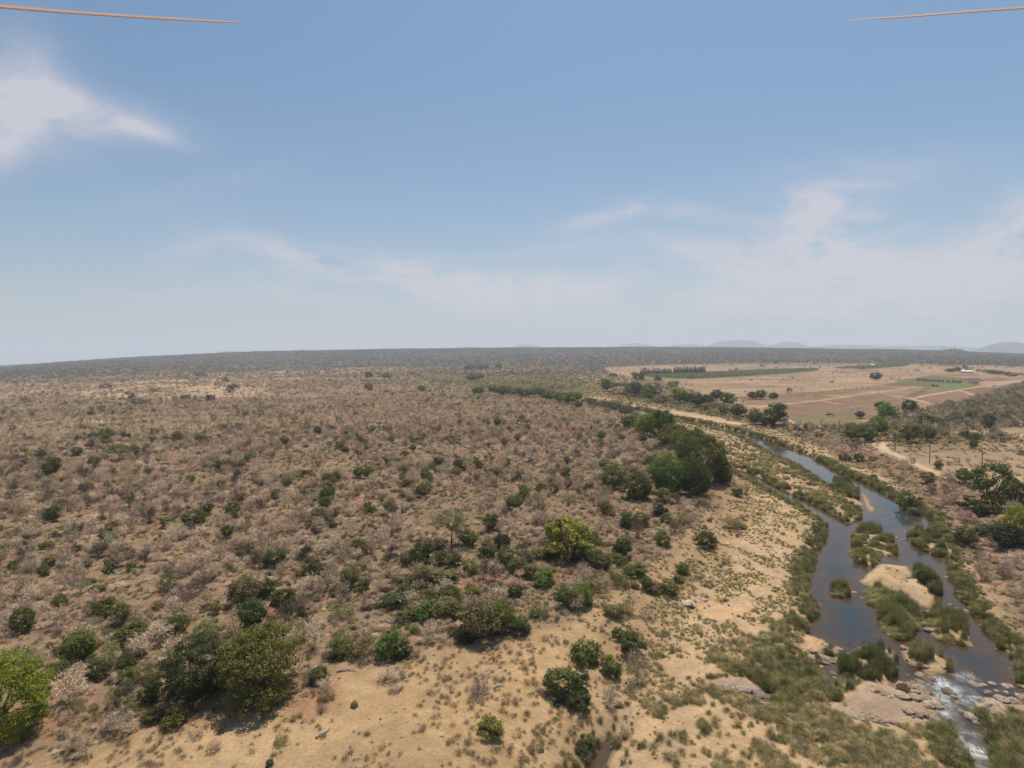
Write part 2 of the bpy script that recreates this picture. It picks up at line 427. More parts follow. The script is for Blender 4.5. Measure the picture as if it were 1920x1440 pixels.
POLE = plain('creosoted_wood', (0.10, 0.075, 0.06)); CERAM = plain('ceramic', (0.35, 0.3, 0.28), 0.4)
SHEET = plain('white_roof_sheet', (0.60, 0.61, 0.60), 0.45); PLASTER = plain('plaster', (0.52, 0.45, 0.38)); DARKGL = plain('dark_opening', (0.04, 0.04, 0.045), 0.3)
THATCH = plain('dark_roof', (0.12, 0.10, 0.09))
m, t = mat('salmon_plastic'); BLADE = m
out(t, t.n('ShaderNodeMixShader', {0: .5, 1: t.n('ShaderNodeBsdfPrincipled', {'Base Color': (.74, .58, .52, 1), 'Roughness': .45}).outputs[0], 2: t.n('ShaderNodeBsdfTranslucent', {0: (.62, .46, .40, 1)}).outputs[0]}).outputs[0])
PALEHIDE = plain('pale_hide', (0.62, 0.56, 0.48)); DARKHIDE = plain('dark_hide', (0.05, 0.04, 0.035)); HORN = plain('horn', (0.3, 0.27, 0.22))

# ------------------------------------------------------------------ mesh helpers
def mesh(name, V, Fc, material=None, smooth=False):
    """V (n,3), Fc (m,k) index array or list"""
    me = bpy.data.meshes.new(name)
    V = np.asarray(V, np.float32)
    if isinstance(Fc, np.ndarray):
        k = Fc.shape[1]; nf = len(Fc)
        me.vertices.add(len(V)); me.vertices.foreach_set('co', V.ravel())
        me.loops.add(nf * k); me.loops.foreach_set('vertex_index', Fc.astype(np.int32).ravel())
        me.polygons.add(nf); me.polygons.foreach_set('loop_start', np.arange(0, nf * k, k, dtype=np.int32))
        try: me.polygons.foreach_set('loop_total', np.full(nf, k, np.int32))
        except Exception: pass
        me.update(calc_edges=True)
    else:
        me.from_pydata(V.tolist(), [], Fc); me.update()
    if smooth: me.polygons.foreach_set('use_smooth', np.ones(len(me.polygons), bool))
    if material: me.materials.append(material)
    return me


def add(name, me, parent=None, loc=None, rz=0.0, scale=None, color=None):
    o = bpy.data.objects.new(name, me); COL.objects.link(o)
    if parent: o.parent = parent
    if loc is not None: o.location = loc
    if rz: o.rotation_euler = (0, 0, rz)
    if scale is not None: o.scale = scale
    if color is not None: o.color = tuple(color) + (1,)
    return o


def tag(o, label=None, cat=None, group=None, kind=None):
    if label: o['label'] = label
    if cat: o['category'] = cat
    if group: o['group'] = group
    if kind: o['kind'] = kind
    return o


def rnd_dirs(rng, n):
    v = rng.normal(size=(n, 3)); return v / np.linalg.norm(v, axis=1)[:, None]


def leaf_quads(rng, C, N, size):
    """one leafy quad at each centre C facing roughly N"""
    n = len(C); N = N + rng.normal(size=(n, 3)) * 0.75; N /= np.linalg.norm(N, axis=1)[:, None]
    A = np.cross(N, rnd_dirs(rng, n)); A /= np.linalg.norm(A, axis=1)[:, None] + 1e-9; B = np.cross(N, A)
    s = (size * rng.uniform(0.6, 1.35, n))[:, None]; s2 = s * rng.uniform(0.5, 0.9, n)[:, None]
    V = np.stack([C - A * s, C - B * s2 + N * s * .15, C + A * s, C + B * s2 + N * s * .15], 1).reshape(-1, 3)
    return V, np.arange(n * 4).reshape(-1, 4)


def ribbons(P0, P1, w0, w1, rng):
    """thin crossed blades from P0 to P1"""
    d = P1 - P0; a = np.cross(d, rnd_dirs(rng, len(P0))); a /= np.linalg.norm(a, axis=1)[:, None] + 1e-9
    w0 = np.broadcast_to(np.asarray(w0, float), (len(P0),))[:, None]; w1 = np.broadcast_to(np.asarray(w1, float), (len(P0),))[:, None]
    V = np.stack([P0 - a * w0, P0 + a * w0, P1 + a * w1, P1 - a * w1], 1).reshape(-1, 3)
    return V, np.arange(len(P0) * 4).reshape(-1, 4)


def tube(path, radii, k=6):
    path = np.asarray(path, float); V = []; Fc = []
    for i, p in enumerate(path):
        d = path[min(i + 1, len(path) - 1)] - path[max(i - 1, 0)]; d = d / (np.linalg.norm(d) + 1e-9)
        a = np.cross(d, [0.3, 0.9, 0.1]); a /= np.linalg.norm(a) + 1e-9; b = np.cross(d, a)
        for j in range(k):
            t_ = 2 * math.pi * j / k; V.append(p + radii[i] * (a * math.cos(t_) + b * math.sin(t_)))
    for i in range(len(path) - 1):
        for j in range(k):
            Fc.append((i * k + j, i * k + (j + 1) % k, (i + 1) * k + (j + 1) % k, (i + 1) * k + j))
    return np.array(V), np.array(Fc)


def join(parts):
    V = []; Fc = []; o = 0
    for v, f in parts:
        V.append(v); Fc.append(f + o); o += len(v)
    return np.concatenate(V), np.concatenate(Fc)


def crown_geo(rng, nc, nl, leaf, z0=0.25, flat_=0.0, hollow=0.55, lobes=5, spread=0.13):
    """crown 1 wide, from z0 to 1: leaf quads gathered into clumps over an uneven, lobed volume"""
    lob = rnd_dirs(rng, lobes); la = rng.uniform(0.12, 0.34, lobes)
    D = rnd_dirs(rng, nc); r = rng.uniform(hollow, 1.0, nc) ** 0.6
    mod = 0.74 + sum(a * np.maximum(0, D @ l) ** 3 for a, l in zip(la, lob))
    C = D * (r * mod)[:, None]
    hz = (1 - z0) / 2
    cen = C * np.array([0.46, 0.46, hz * 0.92]); cen[:, 2] += z0 + hz
    if flat_: cen[:, 2] = np.maximum(cen[:, 2], z0 + flat_ * hz * (0.5 + rng.uniform(0, .5, nc)))
    sz = spread * rng.uniform(0.6, 1.3, nc)
    idx = np.repeat(np.arange(nc), nl)
    dd = rnd_dirs(rng, nc * nl); rr = rng.uniform(0.2, 1, nc * nl) ** 0.5
    P = cen[idx] + dd * (rr * sz[idx])[:, None] * np.array([1, 1, 0.7])
    Nn = dd * 0.8 + D[idx] * 0.5 + np.array([0, 0, 0.55])
    for ax in (0, 1):
        lo_, hi_ = np.percentile(P[:, ax], [1.5, 98.5]); P[:, ax] = (P[:, ax] - (lo_ + hi_) / 2) / (hi_ - lo_)
    lo_, hi_ = np.percentile(P[:, 2], [1.5, 99]); P[:, 2] = z0 + (P[:, 2] - lo_) / (hi_ - lo_) * (1 - z0)
    P[:, 2] = np.maximum(P[:, 2], 0.01)
    return leaf_quads(rng, P, Nn, leaf)


def trunk_geo(rng, thick=0.03, fork=0.22, nb=6, reach=0.34, top=0.82):
    parts = []; lean = rng.uniform(-.04, .04, 2)
    base = [(0, 0, -0.06), (0, 0, 0.0), (lean[0], lean[1], fork * .6), (lean[0] * 1.6, lean[1] * 1.6, fork)]
    parts.append(tube(base, [thick * 1.7, thick * 1.3, thick, thick * .9], 7))
    p = np.array(base[-1])
    for i in range(nb):
        a = 2 * math.pi * (i + rng.uniform(-.3, .3)) / nb; rr = reach * rng.uniform(.5, 1.05); zt = top * rng.uniform(.75, 1.0)
        e = np.array([math.cos(a) * rr, math.sin(a) * rr, zt]); mid = p + (e - p) * .5 + np.array([math.cos(a), math.sin(a), -.2]) * .05
        parts.append(tube([p - (0, 0, .03), p + (mid - p) * .5, mid, e], [thick * .62, thick * .5, thick * .36, thick * .1], 5))
    return join(parts)


def bare_geo(rng, stems, per, tw, zlow=0.0, trunk=0.0, spreadr=0.46, w0=0.010, nsub=2):
    """leafless shrub or tree, 1 wide and 1 tall: stems, branches and a fuzz of twigs"""
    parts = []; S0 = []; S1 = []
    base = np.array([0, 0, trunk * .9])
    if trunk: parts.append(tube([(0, 0, -.05), (.01, 0, trunk * .5), tuple(base)], [.03, .024, .02], 5))
    for i in range(stems):
        a = rng.uniform(0, 2 * math.pi); el = rng.uniform(0.15, 1.0); rr = spreadr * (1 - el * el * .75) ** .5 * rng.uniform(.7, 1)
        z = max(trunk + 0.1, (trunk + (1 - trunk) * (0.25 + 0.72 * el) * rng.uniform(.85, 1.02)))
        e = np.array([math.cos(a) * rr, math.sin(a) * rr, z]); mid = base + (e - base) * .55 + rng.normal(size=3) * .03 + np.array([0, 0, .04])
        S0 += [base, mid]; S1 += [mid, e]
        for j in range(per):
            t_ = rng.uniform(.35, 1.0); q = base + (mid - base) * t_ * 1.8 if t_ < .55 else mid + (e - mid) * (t_ - .55) / .45
            d = rnd_dirs(rng, 1)[0] * .7 + (e - base) * .5 + np.array([0, 0, .25]); L = tw * rng.uniform(.5, 1.3)
            q2 = q + d / np.linalg.norm(d) * L; S0.append(q); S1.append(q2)
            for _ in range(nsub):
                d2 = d / np.linalg.norm(d) + rng.normal(size=3) * .7; qq = q + (q2 - q) * rng.uniform(.2, 1)
                S0.append(qq); S1.append(qq + d2 / np.linalg.norm(d2) * L * .7)
    S0 = np.array(S0); S1 = np.array(S1)
    n = len(S0); wide = np.full(n, w0 * .6); wide[:2] = w0
    parts.append(ribbons(S0, S1, wide, wide * .45, rng))
    return join(parts)


def tuft_geo(rng, n, lean=0.5, w0=0.02):
    a = rng.uniform(0, 2 * math.pi, n); r0 = rng.uniform(0, .28, n) ** .9; L = rng.uniform(.55, 1.05, n); le = rng.uniform(.05, lean, n)
    P0 = np.stack([np.cos(a) * r0, np.sin(a) * r0, np.zeros(n) - .03], 1)
    a2 = a + rng.normal(size=n) * .5
    Pm = P0 + np.stack([np.cos(a2) * le * .3, np.sin(a2) * le * .3, L * .6], 1)
    P1 = P0 + np.stack([np.cos(a2) * le, np.sin(a2) * le, L * (1 - le * .35)], 1)
    s = np.stack([-np.sin(a2 + rng.normal(size=n)), np.cos(a2), np.zeros(n)], 1)
    V = np.stack([P0 - s * w0, P0 + s * w0, Pm + s * w0, Pm - s * w0, P1], 1).reshape(-1, 3)
    i = np.arange(n) * 5
    Fc = np.concatenate([np.stack([i, i + 1, i + 2, i + 3], 1), np.stack([i + 3, i + 2, i + 4, i + 4], 1)])
    Fl = [tuple(q) for q in Fc[:n].tolist()] + [(int(q[0]), int(q[1]), int(q[2])) for q in Fc[n:]]
    return V, Fl


def rock_geo(rng, nlat=12, nlon=20, flatz=0.55, rough=0.26):
    cuts = rnd_dirs(rng, 15); cd_ = rng.uniform(.6, 1.0, 15); V = []; Fc = []
    for i in range(nlat + 1):
        th = math.pi * i / nlat
        for j in range(nlon):
            ph = 2 * math.pi * j / nlon
            d = np.array([math.sin(th) * math.cos(ph), math.sin(th) * math.sin(ph), math.cos(th)])
            r = 1.0
            for c_, q in zip(cuts, cd_):
                k = d @ c_
                if k > .05: r = min(r, q / k)
            r *= 1 + rough * (rng.uniform() - .5) * (0.5 if i in (0, nlat) else 1)
            if i in (0, nlat): r = 0.85
            V.append(d * r * (0.5, 0.5, flatz))
    for i in range(nlat):
        for j in range(nlon):
            Fc.append((i * nlon + j, (i + 1) * nlon + j, (i + 1) * nlon + (j + 1) % nlon, i * nlon + (j + 1) % nlon))
    return np.array(V), np.array(Fc)


RNG = np.random.default_rng(7)
ME = {}
for i in range(3):
    ME['bigcrown', i] = mesh('crown', *crown_geo(RNG, 330, 70, 0.0135, 0.03, 0, .45, 12, .085), LEAF)
    ME['bigtrunk', i] = mesh('trunk', *trunk_geo(RNG, .036, .20, 8, .36, .8), BARK)
for i in range(4):
    ME['crown', i] = mesh('crown', *crown_geo(RNG, 90, 50, 0.030, 0.18, 0, .5, 7, .12), LEAF)
    ME['trunk', i] = mesh('trunk', *trunk_geo(RNG, .028, .26, 6, .34, .8), BARK)
for i in range(2):
    ME['flatcrown', i] = mesh('crown', *crown_geo(RNG, 46, 34, 0.024, 0.50, .25, .6, 6, .11), LEAF)
    ME['flattrunk', i] = mesh('trunk', *trunk_geo(RNG, .022, .42, 7, .36, .85), BARK)
for i in range(5):
    ME['bush', i] = mesh('bush', *crown_geo(RNG, 60, 55, 0.034, 0.0, 0, .35, 7, .13), LEAF)
for i in range(3):
    ME['loose', i] = mesh('bush', *join([crown_geo(RNG, 40, 30, 0.030, 0.02, 0, .4, 6, .14), bare_geo(RNG, 16, 6, .2, w0=.008)]), LEAF)
    ME['bushlod', i] = mesh('bush', *crown_geo(RNG, 10, 9, 0.11, 0.0, 0, .4, 4, .2), LEAF)
    ME['treelod', i] = mesh('tree', *join([crown_geo(RNG, 12, 10, 0.10, 0.22, 0, .4, 4, .18), tube([(0, 0, -.05), (0, 0, .4)], [.03, .02], 4)]), LEAF)
for i in range(4):
    ME['bare', i] = mesh('shrub', *bare_geo(RNG, 24, 9, .20, w0=.011), TWIG)
    ME['baretree', i] = mesh('tree', *bare_geo(RNG, 22, 12, .17, trunk=.22, w0=.010, nsub=3), TWIG)
for i in range(3):
    ME['barelod', i] = mesh('shrub', *bare_geo(RNG, 9, 4, .3, w0=.03, nsub=1), TWIG)
ME['dead', 0] = mesh('tree', *bare_geo(RNG, 12, 3, .22, trunk=.35, w0=.022, nsub=1), TWIG)
for i in range(4):
    ME['tuft', i] = mesh('tuft', *tuft_geo(RNG, 80, .85, .011), REED)
    ME['reed', i] = mesh('reed', *tuft_geo(RNG, 170, .85, .0078), REED)
for i in range(8): ME['rock', i] = mesh('rock', *rock_geo(RNG), ROCK, smooth=False)
cg = []
for k in range(9):
    z = .08 + k * .1; r = .42 * (1 - z) + .05; n = 26
    a = RNG.uniform(0, 6.283, n); rr = r * RNG.uniform(.3, 1, n)
    cg.append(leaf_quads(RNG, np.stack([np.cos(a) * rr, np.sin(a) * rr, z + RNG.uniform(-.05, .05, n)], 1), np.stack([np.cos(a), np.sin(a), a * 0 + .3], 1), .085))
ME['conifer', 0] = mesh('crown', *join(cg), LEAF)
ME['contrunk', 0] = mesh('trunk', *tube([(0, 0, -.03), (0, 0, .5), (0, 0, .95)], [.03, .02, .004], 5), BARK)

# ------------------------------------------------------------------ ground sheet: rings round the viewpoint, finest where detail is near
az_f = np.radians(np.arange(-50, 50.01, 0.125))
az_c = np.radians(np.arange(54, 307, 4.0))
AZ = np.concatenate([az_f, az_c])
RR = np.concatenate([[1, 12, 24, 34, 42], np.exp(np.arange(math.log(50), math.log(7000), 0.0080))])
NA, NR = len(AZ), len(RR)
AA, RG = np.meshgrid(AZ, RR)
GX = RG * np.sin(AA); GY = RG * np.cos(AA)
fx, fy = GX.ravel(), GY.ravel()
SW = water_sd(fx, fy)
GZ = height(fx, fy, SW)
SF = sdf(FLOOD, fx, fy)
R_IN = 5                                                    # first ring of the geometric series
HAVE = dict(z=GZ.reshape(NR, NA)[R_IN:, :len(az_f)], w=SW.reshape(NR, NA)[R_IN:, :len(az_f)], f=SF.reshape(NR, NA)[R_IN:, :len(az_f)])


def look(which, x, y):
    """the built terrain's own height / distance fields, read back bilinearly"""
    G = HAVE[which]; a = (np.arctan2(x, y) - az_f[0]) / (az_f[1] - az_f[0]); b = (np.log(np.maximum(np.hypot(x, y), 50)) - math.log(50)) / 0.008
    a = np.clip(a, 0, G.shape[1] - 1.001); b = np.clip(b, 0, G.shape[0] - 1.001); i = b.astype(int); j = a.astype(int); fb = b - i; fa = a - j
    return (G[i, j] * (1 - fa) + G[i, j + 1] * fa) * (1 - fb) + (G[i + 1, j] * (1 - fa) + G[i + 1, j + 1] * fa) * fb


def height(x, y, sw=None): return look('z', x, y)


def water_sd(x, y): return look('w', x, y)

# soil colours by region (albedo)
SCRUB = np.array([.262, .178, .104]); GOLD = np.array([.39, .265, .145]); SAND = np.array([.47, .325, .19]); DRY = np.array([.350, .240, .150])
TAN = np.array([.29, .190, .120]); BROWN = np.array([.215, .135, .090]); REDS = np.array([.23, .125, .082]); GRN = np.array([.145, .145, .072]); BGRN = np.array([.155, .185, .080])
WOODS = np.array([.085, .075, .062]); RED = np.array([.33, .15, .075]); MOSS = np.array([.20, .165, .075]); BURNT = np.array([.12, .085, .072]); PATHC = np.array([.50, .36, .235])
colr = np.tile(SCRUB, (len(fx), 1)); rr_ = np.hypot(fx, fy)
scrub = np.ones(len(fx)); rough = np.ones(len(fx))
nz = fbm(fx, fy, 30, 4, 61); nz2 = fbm(fx, fy, 260, 4, 62)
pale = sstep(.52, .7, nz2) * sstep(150, 500, rr_)
colr = colr * (1 - .6 * pale[:, None]) + DRY * .6 * pale[:, None]


def paint(poly, c, soft=3.0, amp=4.0, k=1.0, scr=None, flatw=False):
    """blend a soil colour into a region with a natural, broken edge"""
    global colr, scrub
    P = poly if flatw else wpoly(poly)
    s = sdf(P, fx, fy, 80 + soft) + (nz - .5) * amp * 2
    a = (1 - sstep(-soft, soft, s)) * k
    colr = colr * (1 - a[:, None]) + np.asarray(c)[None] * a[:, None]
    if scr is not None: scrub = scrub * (1 - a) + scr * a


def paint_line(pts, c, width, k=1.0):
    global colr, scrub
    P = place(pts); d = linedist(P[:, :2], fx, fy, 40)
    dist = P[:, 3].mean()
    a = (1 - sstep(width * .5, width * .9, d)) * k
    colr = colr * (1 - a[:, None]) + np.asarray(c)[None] * a[:, None]; scrub = scrub * (1 - a)


OPEN = [(-250, 1420), (0, 1412), (110, 1400), (200, 1388), (290, 1352), (420, 1345), (590, 1335), (640, 1252), (780, 1240), (830, 1205), (950, 1200), (1010, 1170), (1120, 1130),
        (1200, 1090), (1260, 1020), (1330, 965), (1380, 905), (1400, 960), (1345, 1080), (1290, 1155), (1200, 1290), (1130, 1440), (1090, 1600), (-250, 1600)]
paint(OPEN, GOLD, 3, 5, .95, .12)
paint([(780, 1420), (600, 1360), (700, 1290), (960, 1200), (1100, 1180), (1180, 1250), (1100, 1400), (900, 1500)], GOLD * np.array([1.12, 1.08, 1.0]), 8, 8, .7)
for p in ([(230, 1300), (330, 1330), (420, 1350), (330, 1372), (240, 1340)], [(560, 1290), (620, 1270), (625, 1330), (540, 1345)], [(60, 1400), (110, 1330), (130, 1400), (80, 1420)],
          [(262, 1300), (275, 1300), (280, 1330), (262, 1320)], [(690, 1080), (740, 1090), (900, 1120), (1060, 1080), (1000, 1040), (900, 1085)]):
    paint(p, RED, 2, 3, .55)
paint(FLOOD, SAND, 3, 3, .95, .05, True)
# right bank scrub and plains
RB = [(1560, 850), (1640, 885), (1720, 930), (1790, 990), (1830, 1060), (1900, 1150), (2100, 1200), (2100, 930), (1900, 930), (1800, 905), (1640, 845), (1560, 820)]
PLAIN = [(1130, 690), (1250, 684), (1440, 680), (1700, 682), (2100, 690), (2100, 930), (1880, 925), (1800, 905), (1740, 885), (1640, 845), (1590, 830), (1500, 800), (1390, 770), (1300, 742), (1240, 715), (1140, 700)]
paint(RB, TAN * np.array([1, .92, .9]), 4, 6, .9, .8)
paint(PLAIN, DRY, 5, 6, .95, .18)
_pl = (sdf(wpoly(PLAIN), fx, fy, 60) < 0) * (sstep(.47, .60, fbm(fx, fy * .6, 70, 5, 63)) * .45)
colr = colr * (1 - _pl[:, None]) + BROWN * _pl[:, None]
_pl = (sdf(wpoly(PLAIN), fx, fy, 60) < 0) * (sstep(.55, .66, fbm(fx * .5, fy, 50, 5, 64)) * .5)
colr = colr * (1 - _pl[:, None]) + np.array([.46, .34, .20]) * _pl[:, None]
paint([(1440, 765), (1540, 750), (1660, 738), (1700, 752), (1740, 775), (1640, 790), (1560, 800), (1470, 790), (1420, 765)], BROWN, 3, 3, .75, .2)
paint([(1500, 775), (1600, 770), (1610, 790), (1530, 802), (1480, 790)], GRN * 1.25, 5, 4, .55)
paint([(1470, 757), (1400, 760), (1380, 744), (1440, 742), (1560, 742), (1530, 752)], BROWN, 5, 5, .6)
paint([(1380, 745), (1600, 728), (1700, 716), (1705, 724), (1620, 735), (1500, 744), (1400, 752)], BROWN * .9, 4, 5, .6)
paint([(1693, 748), (1720, 735), (1790, 724), (1800, 731), (1760, 738), (1712, 748)], MOSS * .95, 4, 3, .7)
paint([(1700, 742), (1730, 728), (1775, 722), (1745, 729), (1712, 744)], BURNT, 3, 2, .6)
paint([(1712, 749), (1800, 733), (1832, 743), (1800, 752), (1765, 762)], np.array([.25, .155, .105]), 3, 1, .9)
paint([(1805, 731), (1845, 725), (1890, 733), (1870, 742), (1838, 743)], REDS, 3, 1, .9)
paint([(1663, 722), (1700, 710), (1745, 704), (1800, 708), (1835, 716), (1836, 722), (1800, 731), (1755, 727), (1700, 723)], GRN, 3, 2, .95)
paint([(1757, 727), (1762, 720), (1835, 718), (1838, 722), (1800, 730)], BGRN, 2, 1, .95)
paint([(1800, 711), (1830, 708), (1850, 714), (1825, 718)], BURNT, 3, 2, .9)
paint([(1840, 712), (1870, 707), (1900, 712), (1860, 716)], REDS, 3, 2, .8)
paint([(1735, 703), (1830, 700), (1840, 706), (1760, 706)], BROWN * .9, 4, 3, .7)
paint([(1740, 684), (1820, 681), (1815, 686), (1760, 687)], BURNT, 5, 5, .5)
paint([(1540, 697), (1640, 692), (1660, 696), (1580, 699)], REDS, 4, 3, .5)
paint([(1560, 692), (1640, 684), (1715, 680), (1700, 686), (1620, 694)], GRN, 4, 2, .8)
paint([(1200, 700), (1320, 697), (1500, 690), (1540, 696), (1400, 707), (1290, 712), (1200, 708)], GRN, 4, 2, .9)
paint([(1070, 692), (1100, 684), (1135, 690), (1150, 702), (1080, 704), (1040, 700)], BURNT, 6, 6, .8, .4)
paint([(1640, 795), (1680, 778), (1740, 772), (1790, 752), (1840, 740), (1880, 722), (2000, 705), (2000, 800), (1850, 803), (1780, 808), (1700, 806)], WOODS * 1.4, 5, 5, .85, .8)
paint([(1560, 790), (1660, 800), (1800, 815), (1890, 812), (1890, 830), (1740, 835), (1620, 838), (1560, 815)], TAN * .75, 5, 6, .7, .8)
paint([(1700, 838), (1760, 830), (1830, 832), (1830, 845), (1760, 850), (1700, 848)], MOSS * .8, 3, 3, .5)
# green river margin upstream
paint([(770, 700), (900, 700), (1050, 712), (1130, 722), (1300, 762), (1390, 790), (1300, 790), (1150, 765), (1000, 745), (860, 726), (780, 712)], MOSS * .95, 8, 8, .8, .1)
for p in ([(1163, 758), (1180, 752), (1218, 755), (1260, 766), (1300, 774), (1360, 785), (1400, 799), (1380, 800), (1310, 788), (1262, 781), (1240, 775), (1215, 767), (1190, 766)],
          [(1100, 744), (1130, 745), (1155, 750), (1140, 751)], [(845, 717), (870, 720), (850, 722)], [(780, 712), (800, 711), (830, 714), (800, 716)], [(1470, 812), (1500, 818), (1500, 824), (1465, 820)],
          [(1370, 806), (1395, 812), (1378, 816)], [(1548, 868), (1590, 878), (1570, 884)]):
    paint(p, SAND * 1.08, 2, 2, .95, 0)
for p in ([(1320, 1150), (1400, 1130), (1410, 1150), (1350, 1170)], [(1215, 1330), (1265, 1345), (1230, 1375), (1200, 1370)], [(1500, 1190), (1555, 1205), (1550, 1220), (1510, 1240), (1500, 1225)]):
    paint(p, SAND * np.array([1.05, .98, .92]), 1.5, 1, .9, 0)
# pale stony rise on the western plain and other worn patches
for p in ([(90, 738), (180, 722), (300, 712), (420, 710), (520, 716), (480, 742), (330, 748), (200, 744)], [(0, 738), (70, 733), (60, 742), (0, 746)], [(470, 694), (620, 690), (760, 691), (700, 698), (520, 700)], [(380, 705), (560, 702), (640, 708), (470, 712)],
          [(700, 686), (760, 683), (770, 690), (700, 691)], [(760, 710), (775, 708), (778, 716), (762, 715)], [(140, 790), (190, 782), (240, 792), (180, 800)], [(250, 852), (300, 855), (295, 864), (255, 862)]):
    paint(p, np.array([.46, .33, .21]), 8, 16, .85, .3)
# paths and tracks
ROAD = [(1661, 829), (1655, 836), (1660, 845), (1691, 858), (1714, 868), (1740, 881), (1762, 889), (1790, 897), (1815, 902)]
paint_line([(1640, 831), (1631, 836), (1654, 843), (1665, 848)], PATHC, 1.87)
paint_line(ROAD, PATHC * 1.1, 1.5)
paint_line([(1455, 777), (1480, 790), (1510, 801), (1555, 808)], PATHC, 2.75, .9)
paint_line([(1430, 762), (1470, 757), (1540, 751), (1640, 737), (1700, 728)], PATHC, 2.48, .8)
paint_line([(1545, 752), (1575, 758)], PATHC, 2.20, .6)
paint_line([(1660, 740), (1712, 748), (1760, 762)], PATHC, 2.48, .8)
paint_line([(1705, 748), (1790, 732), (1845, 724), (1912, 716)], PATHC, 2.75, .8)
paint_line([(1800, 732), (1836, 744)], PATHC, 2.48, .7)
paint_line([(1616, 790), (1660, 782), (1720, 790)], PATHC, 1.93, .6)
paint_line([(1540, 700), (1600, 692), (1640, 689)], PATHC, 3.30, .6)
paint_line([(118, 975), (130, 990), (165, 1002), (178, 1015)], PATHC * .85, 0.39, .8)
paint_line([(1020, 1440), (1012, 1360), (1020, 1250), (1100, 1160), (1200, 1090), (1330, 960)], GOLD * 1.15, 1.2, .5)
paint_line([(960, 1340), (1040, 1260), (1075, 1190)], GOLD * 1.12, 1.0, .4)
# the far woodland
wd = sstep(1900, 2700, rr_ + (nz2 - .5) * 900)
colr = colr * (1 - wd[:, None] * .9) + WOODS * wd[:, None] * .9
# rock floor along the rapids, wet margin and river bed
RFL = [flat(p) for p in ([(1545, 1236), (1600, 1224), (1665, 1220), (1672, 1232), (1600, 1244), (1545, 1244)], [(1560, 1330), (1600, 1300), (1690, 1270), (1740, 1290), (1775, 1345), (1765, 1372), (1640, 1370), (1560, 1345)],
                         [(1315, 1290), (1400, 1278), (1440, 1300), (1440, 1335), (1380, 1310)], [(1795, 1290), (1930, 1300), (1930, 1345), (1870, 1350), (1815, 1320)])]
for p in RFL: paint(p, np.array([.33, .235, .165]), 1.0, 1.5, .9, 0, True)
wet = 1 - sstep(0.0, .9, SW)
colr = colr * (1 - wet[:, None] * .45)
colr[SW < 0] = np.array([.27, .18, .105])
scrub *= (SW > 0); rough = np.where(SW < 0, 0.2, 1.0) * (1 - sstep(800, 2500, rr_) * .8)


def grid_faces(na, nr, wrap=True):
    i, j = np.meshgrid(np.arange(nr - 1), np.arange(na if wrap else na - 1), indexing='ij'); j2 = (j + 1) % na
    return np.stack([i * na + j, i * na + j2, (i + 1) * na + j2, (i + 1) * na + j], -1).reshape(-1, 4)


GF = grid_faces(NA, NR)
gm = mesh('ground', np.stack([fx, fy, GZ], 1), GF, GROUND, True)


def fattr(me, name, arr):
    a = me.attributes.new(name, 'FLOAT', 'POINT'); a.data.foreach_set('value', np.asarray(arr, np.float32))


ca = gm.attributes.new('soil', 'FLOAT_COLOR', 'POINT')
ca.data.foreach_set('color', np.concatenate([np.clip(colr, 0, 1), np.ones((len(fx), 1))], 1).astype(np.float32).ravel())
fattr(gm, 'scrub', scrub); fattr(gm, 'rough', rough)
tag(add('ground', gm), kind='structure')

# river water surface
FOAM = [flat(p) for p in ([(1722, 1282), (1748, 1272), (1762, 1268), (1796, 1282), (1814, 1318), (1806, 1322), (1785, 1300), (1775, 1310), (1783, 1325), (1798, 1362), (1785, 1372), (1762, 1335), (1742, 1308)],
                          [(1798, 1384), (1826, 1374), (1852, 1386), (1862, 1420), (1868, 1500), (1838, 1500), (1820, 1440), (1800, 1405)], [(1788, 1264), (1812, 1262), (1826, 1290), (1838, 1324), (1822, 1330), (1806, 1300)], [(1788, 1352), (1806, 1362), (1822, 1390), (1800, 1392), (1784, 1370)])]
gface = GF
wetv = SW < 0.6
fm = wetv[gface].any(1)
wf = gface[fm]; used, inv = np.unique(wf, return_inverse=True); wf = inv.reshape(-1, 4)
wx, wy = fx[used], fy[used]
foamv = np.zeros(len(used))
for p in FOAM: foamv = np.maximum(foamv, 1 - sstep(-2.2, 1.6, sdf(p, wx, wy) + (fbm(wx, wy, 2.0, 3, 73) - .5) * 3))
wz = foamv * (fbm(wx, wy, 1.6, 3, 71) - .4) * .8
wmesh = mesh('river', np.stack([wx, wy, wz], 1), wf, WMAT, True)
fattr(wmesh, 'depth', np.clip(-GZ[used], 0, 3)); fattr(wmesh, 'foam', foamv)
tag(add('river_water', wmesh), kind='structure')

# distant hills
ha = np.radians(np.arange(-50, 50.1, 0.14)); hr = np.exp(np.linspace(math.log(6990), math.log(18000), 130))
HA, HR = np.meshgrid(ha, hr); hx = (HR * np.sin(HA)).ravel(); hy = (HR * np.cos(HA)).ravel(); hz = hill_height(hx, hy)
hm = mesh('distant_hills', np.stack([hx, hy, hz], 1), grid_faces(len(ha), len(hr), False), None, True)
m, t = mat('hill_woods')
pos = t.n('ShaderNodeNewGeometry').outputs['Position']; n1 = t.noise(pos, 0.006, 5, .7)
out(t, t.n('ShaderNodeBsdfDiffuse', {0: t.mix(t.maprange(n1, .4, .6), (.07, .075, .065, 1), (.13, .12, .10, 1))}).outputs[0]); hm.materials.append(m)
tag(add('distant_hills', hm), kind='structure')
